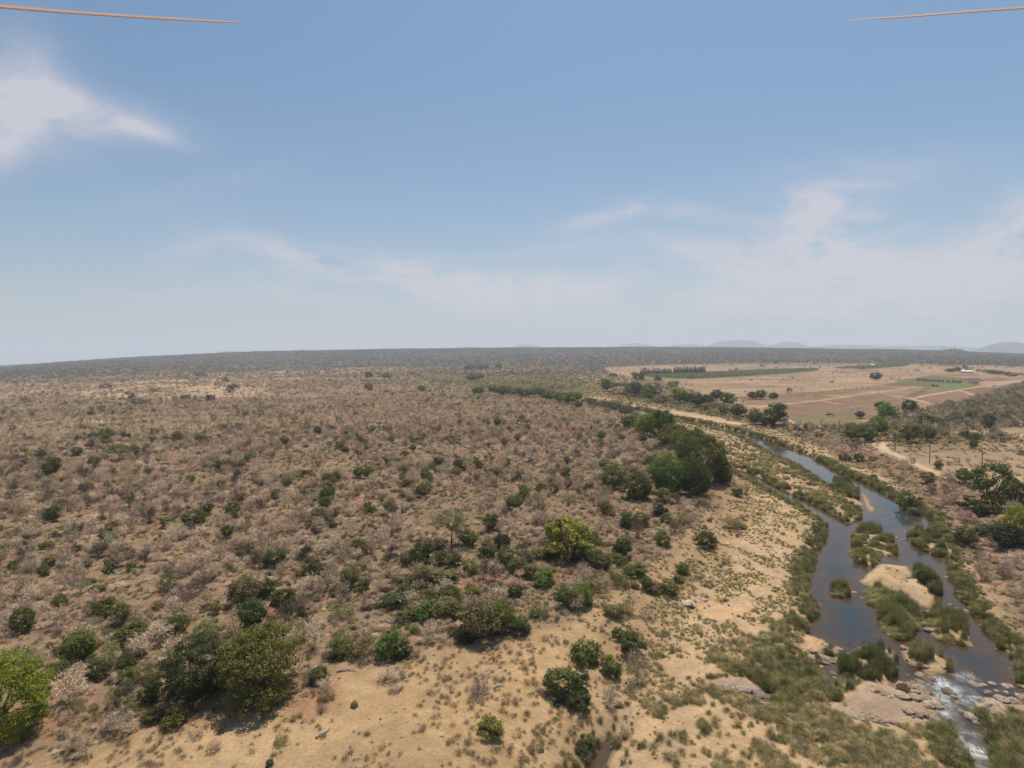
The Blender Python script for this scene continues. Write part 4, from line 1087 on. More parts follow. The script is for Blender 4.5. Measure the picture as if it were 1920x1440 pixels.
DENSE = [([(1372, 872), (1450, 905), (1540, 948), (1602, 974), (1604, 945), (1560, 918), (1500, 884), (1420, 842), (1350, 822), (1340, 845)], .8),
         ([(1168, 1440), (1200, 1352), (1240, 1330), (1320, 1278), (1400, 1270), (1440, 1318), (1550, 1300), (1600, 1300), (1575, 1345), (1640, 1372), (1760, 1372), (1800, 1400), (1835, 1450), (1880, 1580), (1150, 1580)], .80),
         ([(1330, 1235), (1400, 1190), (1480, 1165), (1505, 1190), (1490, 1235), (1450, 1268), (1380, 1280), (1335, 1268)], 1.0),
         ([(1470, 1240), (1500, 1215), (1502, 1240), (1455, 1275)], .7), ([(1470, 1290), (1560, 1262), (1580, 1290), (1560, 1330), (1480, 1320)], 1.0),
         ([(1640, 1230), (1675, 1228), (1670, 1278), (1620, 1330), (1560, 1325), (1575, 1290)], .9),
         ([(1862, 1345), (1940, 1325), (2060, 1330), (2060, 1560), (1885, 1560), (1866, 1440)], 1.2),
         ([(1905, 1255), (1960, 1255), (1960, 1305), (1912, 1300)], 1.2),
         ([(1700, 1000), (1760, 1010), (1785, 1060), (1760, 1050)], 1.0), ([(1500, 1160), (1480, 1060), (1520, 985), (1548, 975), (1530, 1030), (1510, 1080), (1500, 1120), (1532, 1150), (1510, 1170)], 1.0),
         ([(1100, 1400), (1180, 1330), (1330, 1262), (1335, 1285), (1250, 1345), (1160, 1400), (1140, 1460), (1060, 1500)], .0)]
BARE = [[(1255, 1350), (1290, 1330), (1330, 1345), (1290, 1390), (1240, 1385)], [(1545, 1180), (1512, 1190), (1500, 1230), (1540, 1235), (1560, 1215)], [(1310, 1160), (1400, 1120), (1420, 1150), (1350, 1175)]]
rb = []
for r0, r1, den in ((48, 95, 2.8), (95, 160, 1.7), (160, 300, .75), (300, 620, .20), (620, 1700, .03)):
    aw0, aw1 = math.radians(-12), math.radians(47); nn = int(.5 * (aw1 - aw0) * (r1 ** 2 - r0 ** 2) * den * 1.9); r = np.sqrt(SR.uniform(r0 * r0, r1 * r1, nn)); a = SR.uniform(aw0, aw1, nn)
    rb.append(np.stack([r * np.sin(a), r * np.cos(a)], 1))
rb = np.concatenate(rb); bx, by = rb[:, 0], rb[:, 1]
fs_ = look('f', bx, by); m_ = fs_ < 6; bx, by, fs_ = bx[m_], by[m_], fs_[m_]
bsw = water_sd(bx, by); bz = height(bx, by, bsw); br = np.hypot(bx, by)
streak = fbm(bx * .9 + by * .25, by * .45 - bx * .2, 2.6, 3, 111); big = fbm(bx, by, 18, 3, 112)
d = .95 * sstep(.40, .57, streak * .75 + big * .25)
dn = dens_polys(bx, by, DENSE)
d = np.maximum(d, dn * (.12 + .9 * sstep(.40, .55, streak * .7 + big * .3)))
edge_w = (1 - sstep(1.2, 4.2 + br * .008, bsw)) * (bsw > -.6)
sandb = np.zeros(len(bx))
for p in SANDBARS: sandb = np.maximum(sandb, sdf(p, bx, by) < 1.5)
isl = np.zeros(len(bx), bool)
for p in REEDISL: isl |= sdf(p, bx, by) < 1.0
d = np.maximum(d, edge_w * 1.1 * (fbm(bx, by, 7, 2, 115) > .33))
d = np.maximum(d, sstep(300, 420, br) * .9)
d *= np.where(sdf(POOLS[1], bx, by) < 5, .15, 1.0)
for p in BARE: d *= (sdf(flat(p), bx, by) > 0)
FARS = [[(1163, 758), (1180, 752), (1218, 755), (1260, 766), (1300, 774), (1360, 785), (1400, 799), (1380, 800), (1310, 788), (1262, 781), (1240, 775), (1215, 767), (1190, 766)]]
for p in FARS: d *= (sdf(flat(p), bx, by) > 0)
for p in RFL: d *= (sdf(p, bx, by) > .3)
d *= (1 - sandb) * (bsw > -.5) * ~isl
kb = (SR.uniform(0, 1, len(bx)) < d) & in_frame(bx, by, bz, 80)
bx, by, bz, bsw, br, ew, dn = [q[kb] for q in (bx, by, bz, bsw, br, edge_w, dn)]; nn = len(bx)
tall = np.clip(np.maximum(ew, dn) * 1.0, .26, 1.2)
s = np.minimum((.40 + .55 * tall) * np.exp(SR.normal(0, .30, nn)), 1.5) * (1 + np.clip((br - 150) / 250, 0, 4))
hh = s * (.55 + .75 * tall * (.35 + .65 * ew)) * SR.uniform(.7, 1.3, nn); hh = np.minimum(hh, 2.8)
gi = np.where(SR.uniform(0, 1, nn) < .12 + .65 * np.clip(ew, 0, 1), SR.integers(0, 6, nn), SR.integers(4, 12, nn))
RC = np.array([(.135, .140, .045), (.16, .162, .052), (.115, .125, .042), (.20, .185, .065), (.24, .20, .085), (.175, .165, .062), (.33, .255, .12), (.26, .21, .09), (.42, .32, .165), (.24, .18, .105), (.37, .285, .135), (.25, .205, .095)]) * 1.2
stuff('reed_beds', 'green and straw reeds lining the river and its sandy flats', np.stack([bx, by, bz - .03], 1), SR.uniform(0, 6.28, nn), np.stack([s, s, hh], 1), gi % 4, [ME['reed', i] for i in range(4)], tints(np.array(RC)[gi], .12))

# loose stones and flood debris over the sand and the bank
nn = 26000; r = np.sqrt(SR.uniform(48 ** 2, 260 ** 2, nn)); a = SR.uniform(math.radians(-47), math.radians(47), nn); qx, qy = r * np.sin(a), r * np.cos(a)
qsw, qsf = look('w', qx, qy), look('f', qx, qy); qz = look('z', qx, qy)
kq = in_frame(qx, qy, qz, 40) & (qsw > -1.2) & (SR.uniform(0, 1, nn) < np.where(qsf < 4, .25 + .6 * (fbm(qx, qy, 7, 2, 131) > .55), .30)) & (qsf < 60)
qx, qy, qz = qx[kq], qy[kq], qz[kq]; nn = len(qx); s = np.exp(SR.normal(-1.45, .45, nn))
stuff('gravel', 'loose stones strewn over the sand and bank', np.stack([qx, qy, qz], 1), SR.uniform(0, 6.28, nn), np.stack([s, s * SR.uniform(.5, 1, nn), s * .8], 1), SR.integers(0, 8, nn), [ME['rock', i] for i in range(8)], np.full((nn, 3), .9))

# reed islands, one object each: blades packed over the islet
ISL_LAB = ['large hooked island of tall reeds upstream of the sandbank', 'narrow reed clump on the right tip of the sandbank', 'small reed tuft islet left of the sandbank', 'long reed island in midstream below the sandbank',
           'broad rounded reed island right of the long one', 'rock rimmed reed islet just above the rapids', 'reed bed jutting from the right bank above the sandbank', 'dense reed stand behind the rock ledge', 'small reed point with a dark bush at midstream']
EXTRA = [(flat([(1855, 1345), (1920, 1325), (1920, 1430), (1870, 1435)]), None)]
for k, P in enumerate(REEDISL):
    mn, mx_ = P.min(0), P.max(0); ar = np.prod(mx_ - mn); nb = int(min(9000, ar * 5.2)); rngk = np.random.default_rng(300 + k)
    q = rngk.uniform(mn - 1, mx_ + 1, (nb, 2)); si = sdf(P, q[:, 0], q[:, 1]) + edge_noise(q[:, 0], q[:, 1]) * .9; sel = (si < .35) & (fbm(q[:, 0], q[:, 1], 2.4, 2, 77 + k) > .36); q = q[sel]; si = si[sel]
    if k == 5: sel = rngk.uniform(0, 1, len(q)) < np.where(fbm(q[:, 0], q[:, 1], 3, 2, 6) > .48, .85, .08); q = q[sel]; si = si[sel]
    zq = height(q[:, 0], q[:, 1]); parts_v = []; parts_f = []; off = 0
    cols = rngk.integers(0, 4, len(q))
    tv = [np.array([v.co[:] for v in ME['reed', j].vertices]) for j in range(4)]; tf = [[tuple(pp.vertices) for pp in ME['reed', j].polygons] for j in range(4)]
    lump = fbm(q[:, 0], q[:, 1], 3.2, 2, 120 + k)
    for i in range(len(q)):
        j = cols[i]; sc_ = rngk.uniform(.8, 1.25); a = rngk.uniform(0, 6.28); ca_, sa_ = math.cos(a), math.sin(a); V = tv[j]
        h_ = (.5 + 2.7 * sstep(.25, .7, lump[i])) * rngk.uniform(.7, 1.25)
        W = np.stack([(V[:, 0] * ca_ - V[:, 1] * sa_) * sc_ + q[i, 0], (V[:, 0] * sa_ + V[:, 1] * ca_) * sc_ + q[i, 1], V[:, 2] * h_ + zq[i]], 1)
        parts_v.append(W); parts_f += [tuple(x_ + off for x_ in f_) for f_ in tf[j]]; off += len(V)
    if not parts_v: continue
    V = np.concatenate(parts_v); cen = np.array([P[:, 0].mean(), P[:, 1].mean(), 0]); me_ = mesh('reed_island', V - cen, parts_f, REED)
    o = add('reed_island', me_, None, tuple(cen), color=np.array([(.25, .215, .085), (.20, .195, .070), (.26, .22, .09), (.22, .205, .075), (.24, .21, .08), (.31, .25, .11), (.23, .205, .08), (.19, .185, .065), (.23, .21, .08)][k]) * 1.15)
    tag(o, ISL_LAB[k], 'reed clump', 'reed islands in the river')

# ------------------------------------------------------------------ orchard strips (countless low bushes in rows)
op_ = []
for poly, n_ in (([(1205, 702), (1320, 699), (1420, 694), (1530, 691), (1536, 694), (1400, 705), (1290, 710), (1215, 706)], 2600), ([(1560, 690), (1640, 684), (1710, 681), (1700, 686), (1620, 692)], 700)):
    P = wpoly(poly); q = SR.uniform(P.min(0), P.max(0), (n_ * 6, 2)); q = q[sdf(P, q[:, 0], q[:, 1], 30) < 0][:n_]; op_.append(q)
op_ = np.concatenate(op_); oz = height(op_[:, 0], op_[:, 1]); nn = len(op_); s = SR.uniform(4.5, 7, nn)
stuff('orchard_foliage', 'dark green orchard strip behind the dry fields', np.stack([op_[:, 0], op_[:, 1], oz - .3], 1), SR.uniform(0, 6, nn), np.stack([s, s, s * .62], 1), SR.integers(0, 3, nn), [ME['bushlod', i] for i in range(3)], tints([CL['G']] * nn))

# ------------------------------------------------------------------ rocks
ROCKI = []


def rock(px, py, wpx, asp=.6, hgt=.5, tone=1.0, ang=None, dz=0.0, lab=None, p=None):
    if p is None: p = place([(px, py)])[0]
    k = math.hypot(p[0], p[1]) / F * 1.04; wd2 = wpx * k; v = (len(ROCKI) * 5) % 8
    o = add('boulder', ME['rock', v], None, (p[0], p[1], max(p[2], -.25) + wd2 * hgt * .03 + dz), ang if ang is not None else rz_.uniform(-.5, .5), (wd2, wd2 * asp * 1.6, wd2 * hgt), (tone, tone * .98, tone * .95)); o.rotation_euler[0] = rz_.uniform(-.16, .16); o.rotation_euler[1] = rz_.uniform(-.12, .12)
    ROCKI.append([o, p[0], p[1], px, py, wpx, tone, lab]); return o


for a in ((1291, 1134, 34, .5, .35, 1.6), (1304, 1127, 19, .6, .4, 1.6), (1320, 1125, 16, .6, .5, 1.65), (1258, 1131, 12, .7, .5, 1.5), (1275, 1119, 9, .7, .5, 1.5), (1363, 1021, 8, 1, .7, 1.6), (1428, 999, 10, .5, .4, 1.5),
          (1437, 996, 8, .6, .4, 1.4), (1410, 1018, 12, .5, .3, 1.3), (1481, 1178, 16, .6, .35, 1.4), (1541, 1251, 8, .8, .6, 1.7), (1554, 1253, 4, .8, .6, 1.7), (1576, 1244, 4, .8, .6, 1.6), (1561, 1264, 12, .7, .6, 1.1), (1566, 1272, 10, .6, .4, 1.1),
          (1526, 1236, 9, .5, .4, 1.3), (1694, 1216, 11, .8, .8, 1.2), (1706, 1225, 8, .8, .6, 1.1), (1728, 1219, 12, .6, .5, 1.2), (1740, 1225, 12, .6, .5, 1.2), (1703, 1237, 10, .6, .4, 1.0), (1716, 1247, 14, .6, .5, 1.1), (1768, 1251, 9, .7, .5, 1.1), (1735, 1250, 12, .6, .4, 1),
          (1701, 1267, 14, .4, .3, 1.1), (1738, 1275, 26, .8, .5, .85), (1726, 1280, 16, .7, .5, .75), (1712, 1280, 9, .7, .5, .9), (1748, 1274, 12, .6, .5, .7),
          (1812, 1269, 26, .35, .25, 1.0), (1825, 1266, 14, .4, .3, 1.1), (1829, 1276, 12, .4, .3, 1.0), (1806, 1258, 10, .5, .3, .6), (1825, 1259, 9, .5, .3, .6), (1828, 1286, 20, .7, .4, .95), (1845, 1287, 14, .7, .45, 1.1), (1859, 1283, 15, .8, .45, 1.15), (1887, 1289, 22, .55, .35, 1.15), (1806, 1282, 8, .6, .3, .6),
          (1895, 1256, 5, .7, .5, 1.2), (1778, 1300, 24, .7, .5, .62), (1788, 1312, 22, .8, .45, .65), (1797, 1318, 14, .8, .5, .8), (1770, 1295, 12, .8, .4, .6), (1812, 1300, 14, .6, .4, .6), (1822, 1308, 14, .6, .4, .8),
          (1808, 1338, 18, .8, .5, .85), (1820, 1345, 20, .9, .5, 1.0), (1828, 1354, 14, .7, .5, .9), (1806, 1330, 10, .8, .4, .6), (1852, 1353, 14, .9, .6, .9), (1845, 1345, 14, .7, .4, 1.0), (1843, 1330, 22, .7, .4, 1.1), (1858, 1318, 28, .7, .3, 1.15), (1880, 1312, 28, .6, .3, 1.1), (1868, 1335, 22, .7, .4, 1.1),
          (1838, 1312, 20, .6, .35, 1.0), (1902, 1318, 24, .6, .35, 1.0), (1915, 1308, 18, .7, .4, 1.05), (1890, 1332, 20, .7, .4, 1.1), (1850, 1300, 22, .6, .3, .9), (1870, 1300, 18, .6, .3, .95), (1916, 1288, 9, .8, .5, 1.1), (1861, 1368, 12, .8, .5, .7), (1885, 1300, 16, .6, .3, 1.05),
          (1600, 1112, 16, .35, .25, 1.2), (1614, 1122, 11, .4, .3, 1.1), (1604, 1117, 8, .5, .3, 1.2), (1514, 1113, 12, .35, .3, 1.2), (1518, 1112, 6, .4, .3, 1.2), (1660, 1178, 10, .4, .3, 1.1), (1666, 1190, 8, .6, .4, 1.1), (1681, 1010, 12, .4, .35, 1.2), (1690, 1013, 10, .4, .35, 1.2), (1696, 997, 5, .6, .6, 1.3), (1707, 1016, 5, .6, .4, 1.2), (1683, 1031, 6, .4, .4, 1.2),
          (1780, 1136, 14, .35, .3, 1.1), (1795, 1142, 16, .3, .3, 1.0), (1808, 1146, 16, .35, .3, 1.0), (1815, 1150, 10, .4, .3, 1.0), (1762, 1036, 12, .6, .4, 1.1), (1775, 1083, 9, .6, .4, 1.1), (1725, 1152, 14, .4, .3, 1.1), (1738, 1148, 18, .4, .3, 1.1), (1752, 1147, 12, .4, .3, 1.0), (1735, 1170, 14, .6, .4, 1.0), (1742, 1182, 16, .6, .4, 1.0), (1728, 1162, 10, .6, .4, 1.1),
          (1708, 1141, 12, .5, .4, 1.2), (1701, 1136, 8, .5, .4, 1.2), (1652, 1118, 9, .5, .4, 1.0), (1645, 1098, 14, .35, .3, .9), (1652, 1106, 11, .5, .3, 1.1), (1868, 1218, 6, .6, .5, 1.1), (1877, 1215, 6, .6, .5, 1.2), (1890, 1221, 5, .6, .5, 1.2),
          (1454, 811, 13, .5, .5, 1.5), (1464, 817, 12, .5, .5, 1.5), (1478, 815, 9, .5, .5, 1.4), (1513, 825, 13, .4, .4, 1.3), (1530, 857, 12, .5, .5, 1.4), (1543, 860, 8, .7, .6, 1.2), (1444, 1322, 12, .6, .4, 1.2)): rock(*a)
# rock ledges: runs of flat slabs along the outcrops
rl = random.Random(44)
for pts, n_, w0, w1, tone in (([(1545, 1241), (1575, 1236), (1600, 1232)], 9, 16, 30, 1.0), ([(1560, 1222), (1600, 1218), (1640, 1216), (1668, 1224)], 11, 14, 30, .98), ([(1505, 1232), (1530, 1222), (1560, 1224)], 6, 10, 20, .95),
                              ([(1440, 1290), (1460, 1296), (1474, 1304)], 4, 10, 20, 1.1), ([(1330, 1290), (1375, 1290), (1420, 1300), (1440, 1316)], 12, 18, 38, .85), ([(1425, 1320), (1440, 1326)], 3, 16, 28, .9),
                              ([(1680, 1284), (1710, 1290), (1730, 1300), (1750, 1318)], 12, 18, 34, 1.0), ([(1640, 1300), (1690, 1305), (1750, 1325)], 10, 16, 30, 1.05), ([(1552, 1330), (1580, 1340), (1620, 1348), (1650, 1350)], 13, 10, 22, .95), ([(1700, 1335), (1740, 1345), (1768, 1360)], 10, 12, 26, .75),
                              ([(1660, 1355), (1700, 1362)], 5, 10, 20, .9), ([(1840, 1322), (1870, 1328), (1900, 1330)], 8, 14, 26, 1.1), ([(1800, 1262), (1830, 1290), (1870, 1300), (1915, 1300)], 16, 4, 9, .9), ([(1690, 1290), (1740, 1330), (1770, 1365)], 16, 4, 10, .9), ([(1560, 1325), (1650, 1345)], 12, 4, 8, .9), ([(1500, 1222), (1600, 1212), (1670, 1232)], 14, 4, 9, 1.0), ([(1780, 1290), (1810, 1330), (1840, 1365)], 10, 4, 8, .6)):
    for i in range(n_):
        t_ = i / max(1, n_ - 1) * (len(pts) - 1); j = min(int(t_), len(pts) - 2); f_ = t_ - j
        rock(pts[j][0] * (1 - f_) + pts[j + 1][0] * f_ + rl.uniform(-5, 5), pts[j][1] * (1 - f_) + pts[j + 1][1] * f_ + rl.uniform(-4, 4), rl.uniform(w0, w1), rl.uniform(.3, .55), rl.uniform(.18, .42), tone * rl.uniform(.8, 1.35), rl.uniform(-.5, .3))

# ------------------------------------------------------------------ fallen branches
BR = [(608, 1376, 34, .9, 'pale fallen branch on the bare soil'), (650, 1258, 34, .2, 'forked pale branch in front of the thicket'), (946, 1176, 34, -.4, 'bare trunk lying right of the broad grey-green tree'), (936, 1288, 26, .5, 'pale branch behind the grey thorn bush'),
      (728, 1168, 34, -.2, 'grey fallen trunk beside the bright bush thicket'), (1900, 1068, 20, -.6, 'curved grey branch on the eastern slope'), (1882, 990, 34, .8, 'pale fallen trunk beneath the tall green tree'), (1555, 1215, 14, -.9, 'small driftwood branch on the sandy cove')]
for (px, py, L_, a, lab) in BR:
    p = place([(px, py)])[0]; k = math.hypot(p[0], p[1]) / F; L_ = L_ * k; rg = np.random.default_rng(int(px))
    path = [np.array([-L_ / 2 + L_ * i / 5, rg.uniform(-.06, .06) * L_, .18 + .05 * L_ * (i % 3) * .6]) for i in range(6)]
    pr = [tube(path, [.17, .15, .13, .1, .07, .03], 6)]
    for i in (2, 3, 4):
        e = path[i] + np.array([rg.uniform(.05, .2) * L_, rg.uniform(-.28, .28) * L_, rg.uniform(.05, .18) * L_]); pr.append(tube([path[i], (path[i] + e) / 2 + .02, e], [.08, .05, .02], 5))
    tag(add('fallen_branch', mesh('fallen_branch', *join(pr), DEADWOOD), None, tuple(p[:3]), a), lab, 'branch', 'fallen branches')

# ------------------------------------------------------------------ power poles, posts
def pole(px, py, hpx, lab):
    p = place([(px, py)])[0]; h_ = hpx * math.hypot(p[0], p[1]) / F
    e = bpy.data.objects.new('power_pole', None); COL.objects.link(e); e.location = tuple(p[:3]); e.rotation_euler = (0, 0, .5)
    add('post', mesh('post', *tube([(0, 0, -.4), (0, 0, h_ * .5), (0, 0, h_)], [.17, .15, .12], 8), POLE), e)
    add('crossarm', mesh('crossarm', *tube([(-.9, 0, h_ * .93), (.9, 0, h_ * .93)], [.07, .07], 4), POLE), e)
    for s_ in (-.8, 0, .8): add('insulator', mesh('insulator', *tube([(s_, 0, h_ * .93), (s_, 0, h_ * .93 + .12), (s_, 0, h_ * .93 + .28)], [.06, .09, .04], 6), CERAM), e)
    tag(e, lab, 'power pole', 'wooden power poles along the road')


pole(1574, 818, 26, 'farthest wooden power pole, beyond the bushes above the river bank')
pole(1678, 846, 28, 'wooden power pole inside the bend of the dirt road')
pole(1743, 868, 30, 'wooden power pole standing beside the middle of the dirt road')
pole(1841, 893, 34, 'nearest wooden power pole, behind the tall green tree')
for px, py, lab in ((1833, 889, 'short leaning fence post left of the nearest power pole'), (1838, 886, 'short upright fence post against the nearest power pole')):
    p = place([(px, py)])[0]; tag(add('fence_post', mesh('fence_post', *tube([(0, 0, -.2), (0, 0, 1), (.1, 0, 1.9)], [.12, .11, .1], 6), POLE), None, tuple(p[:3])), lab, 'fence post', 'fence posts')

# ------------------------------------------------------------------ buildings
def box(x0, x1, y0, y1, z0, z1):
    V = np.array([(x, y, z) for z in (z0, z1) for x, y in ((x0, y0), (x1, y0), (x1, y1), (x0, y1))], float)
    return V, np.array([(3, 2, 1, 0), (4, 5, 6, 7), (0, 1, 5, 4), (1, 2, 6, 5), (2, 3, 7, 6), (3, 0, 4, 7)])


def gable(L_, W_, z0, rise, over=.6):
    x, y = L_ / 2 + over, W_ / 2 + over; V = []
    for dzz in (0, .15):
        V += [(-x, -y, z0 + dzz), (x, -y, z0 + dzz), (x, 0, z0 + rise + dzz), (-x, 0, z0 + rise + dzz), (x, y, z0 + dzz), (-x, y, z0 + dzz)]
    V = np.array(V, float); Fc = [(0, 3, 2, 1), (3, 5, 4, 2), (6, 7, 8, 9), (9, 8, 10, 11), (0, 1, 7, 6), (5, 11, 10, 4), (0, 6, 9, 3), (3, 9, 11, 5), (1, 2, 8, 7), (2, 4, 10, 8)]
    return V, Fc


def house(px, py, wpx, hw, lab, roofm, wallm, rz=0.0, name='farmhouse', cat='farmhouse', wallh=3.2, rise=1.6, wins=5):
    p = place([(px, py)])[0]; k = math.hypot(p[0], p[1]) / F; L_ = wpx * k; W_ = L_ * hw
    e = bpy.data.objects.new(name, None); COL.objects.link(e); e.location = tuple(p[:3]); e.rotation_euler = (0, 0, rz)
    add('wall', mesh('wall', *box(-L_ / 2, L_ / 2, -W_ / 2, W_ / 2, -.5, wallh), wallm), e)
    V, Fc = gable(L_, W_, wallh + .02, rise, L_ * .03); add('roof', mesh('roof', V, Fc, roofm), e)
    for i in range(wins):
        x = -L_ / 2 + L_ * (i + .5) / wins
        if i == wins // 2: add('door', mesh('door', *box(x - .6, x + .6, -W_ / 2 - .05, -W_ / 2 - .003, 0, 2.2), DARKGL), e)
        else: add('window', mesh('window', *box(x - .8, x + .8, -W_ / 2 - .05, -W_ / 2 - .003, 1.0, 2.2), DARKGL), e)
    tag(e, lab, cat); return e


house(1812, 699, 15, .38, 'long white roofed farmhouse among dark trees beyond the green field', SHEET, PLASTER, -.12, wallh=3.0, rise=2.2, wins=7)
house(1803, 697.0, 5, .8, 'smaller white roofed outbuilding behind the left end of the farmhouse', SHEET, PLASTER, -.1, 'outbuilding', 'outbuilding', 3.4, 2, 3)
house(1635, 688, 5.4, .7, 'tiny white shed at the edge of the far orchard', SHEET, DARKHIDE, 0, 'shed', 'shed', 5.0, 4.0, 3)
house(1470, 790, 9, .7, 'dark low shack beside the track under the dark tree', THATCH, PLASTER, .3, 'shack', 'shack', 2.4, 1.0, 3)

# ------------------------------------------------------------------ cattle on the ploughed field
def cattle():
    V = [(-.95, 0, 1.15), (-.55, 0, 1.12), (0, 0, 1.08), (.5, 0, 1.12), (.85, 0, 1.25), (1.12, 0, 1.42), (1.32, 0, 1.42), (1.55, 0, 1.25)]
    R_ = [(.26, .28), (.33, .36), (.36, .40), (.31, .36), (.20, .26), (.15, .18), (.14, .17), (.08, .09)]
    Eg = [(i, i + 1) for i in range(7)]
    for (bx_, s_, i0, kn) in ((-.75, .2, 1, .10), (-.75, -.2, 1, .10), (.5, .18, 3, -.03), (.5, -.18, 3, -.03)):
        b = len(V); V += [(bx_, s_, .85), (bx_ - kn, s_, .5), (bx_, s_, .28), (bx_ + .02, s_, .0)]; R_ += [(.16, .14), (.07, .07), (.05, .05), (.06, .06)]; Eg += [(i0, b), (b, b + 1), (b + 1, b + 2), (b + 2, b + 3)]
    b = len(V); V += [(-1.1, 0, 1.1), (-1.15, 0, .6)]; R_ += [(.04, .04), (.03, .03)]; Eg += [(0, b), (b, b + 1)]
    me_ = bpy.data.meshes.new('cow'); me_.from_pydata(V, Eg, []); me_.update()
    tmp = bpy.data.objects.new('cow_source', me_); COL.objects.link(tmp); md = tmp.modifiers.new('Skin', 'SKIN')
    for i, r in enumerate(R_): me_.skin_vertices[0].data[i].radius = r
    me_.skin_vertices[0].data[2].use_root = True
    sb = tmp.modifiers.new('Subdivision', 'SUBSURF'); sb.levels = 1; sb.render_levels = 1
    bpy.context.view_layer.update(); dg = bpy.context.evaluated_depsgraph_get(); ev = bpy.data.meshes.new_from_object(tmp.evaluated_get(dg)); ev.name = 'cow'
    bpy.data.objects.remove(tmp); return ev


cow = cattle(); hornm = mesh('horns', *join([tube([(1.34, .1 * s_, 1.52), (1.36, .32 * s_, 1.6), (1.42, .38 * s_, 1.8)], [.035, .03, .01], 5) for s_ in (-1, 1)] + [tube([(1.28, .1 * s_, 1.47), (1.2, .34 * s_, 1.44)], [.05, .03], 5) for s_ in (-1, 1)]), HORN)
for px, py, rz, mt, lab in ((1594, 769, 2.6, PALEHIDE, 'pale cow grazing on the brown field, first from the river'), (1598.5, 767, .4, PALEHIDE, 'pale cow standing close behind the first one'), (1609, 766.5, 1.9, PALEHIDE, 'pale cow grazing alone, nearest to the dark bush'),
                            (1552, 780, .2, DARKHIDE, 'dark cow on the greenish field, nearest the track'), (1556, 780, 2.9, DARKHIDE, 'dark cow between the other two dark ones'), (1563, 781, 1.0, DARKHIDE, 'dark cow farthest along the greenish field')):
    p = place([(px, py)])[0]; me_ = cow.copy() if not cow.materials or cow.materials[0] != mt else cow
    me_.materials.clear(); me_.materials.append(mt)
    o = add('cow', me_, None, tuple(p[:3]), rz, (1.25, 1.25, 1.25)); add('horns', hornm, o); tag(o, lab, 'cow', 'cattle on the fields')

# ------------------------------------------------------------------ the drone's own propeller blades reaching into view
def blade(pts, thick, dist, lab, up):
    V = []; n_ = len(pts)
    for i, (px, py) in enumerate(pts):
        c = ray(px, py); c = c / np.linalg.norm(c) * dist; w_ = thick[i] * .72 / F * dist
        vd = c / np.linalg.norm(c); upv = CU - vd * (CU @ vd); upv /= np.linalg.norm(upv)
        for a, b in ((1, 0), (.35, .55), (0, 1), (-.35, .5), (-1, 0), (-.35, -.45), (0, -.6), (.35, -.45)):
            V.append(c + vd * a * w_ * 2.6 + upv * b * w_ * .62)
    V = np.array(V) + (0, 0, CAMZ); Fc = []
    for i in range(n_ - 1):
        for j in range(8): Fc.append((i * 8 + j, i * 8 + (j + 1) % 8, (i + 1) * 8 + (j + 1) % 8, (i + 1) * 8 + j))
    Fc += [tuple(range(8))[::-1], tuple(range((n_ - 1) * 8, n_ * 8))]
    cen = V.mean(0); me_ = mesh('propeller_blade', V - cen, Fc, BLADE)
    tag(add('propeller_blade', me_, None, tuple(cen)), lab, 'propeller blade', 'propeller blades')


blade([(-120, 6), (0, 13), (120, 23), (240, 31), (340, 37), (420, 41), (462, 42.5)], [7.5, 7, 6.5, 6, 5.2, 4, .8], .55, 'longer thin salmon propeller blade in the sky above the wispy white cloud', 1)
blade([(2060, 4), (1920, 15), (1820, 22), (1720, 30), (1640, 35), (1584, 38.5)], [5.5, 5, 4.6, 4, 3, .8], .6, 'shorter faint salmon propeller blade in the upper right sky', 1)

# ------------------------------------------------------------------ labels: colour, kind and place beside a landmark
ORD = ['nearest', 'second', 'third', 'fourth', 'fifth', 'sixth', 'seventh', 'eighth', 'ninth', 'tenth', 'eleventh', 'twelfth', 'thirteenth', 'fourteenth', 'fifteenth', 'sixteenth', 'seventeenth', 'eighteenth', 'nineteenth', 'twentieth']
ORD += ['twenty-' + q for q in ('first', 'second', 'third', 'fourth', 'fifth', 'sixth', 'seventh', 'eighth', 'ninth')] + ['thirtieth'] + ['thirty-' + q for q in ('first', 'second', 'third', 'fourth', 'fifth', 'sixth')]
LMX = LM + [(p[0], p[1], a, b, c) for (a, b, c), p in zip([(1290, 1130, 'white rocks on the bank'), (1700, 1100, 'sandbank in the river'), (1120, 1400, 'muddy pool'), (1790, 1330, 'rapids'), (1390, 1295, 'grey rock ledge'), (1720, 870, 'dirt road'), (1812, 699, 'white roofed farmhouse'), (1290, 700, 'conifer rows'), (600, 1000, 'open scrub patch')][:8],
                                                             place([(1290, 1130), (1700, 1100), (1120, 1400), (1790, 1330), (1390, 1295), (1720, 870), (1812, 699), (1290, 700)]))]
lx = np.array([[l[2], l[3]] for l in LMX])


def dirword(dx, dy):
    a = math.degrees(math.atan2(-dy * 2.0, dx)) % 360
    return ['right of', 'behind and right of', 'behind', 'behind and left of', 'left of', 'in front and left of', 'in front of', 'in front and right of'][int((a + 22.5) // 45) % 8]


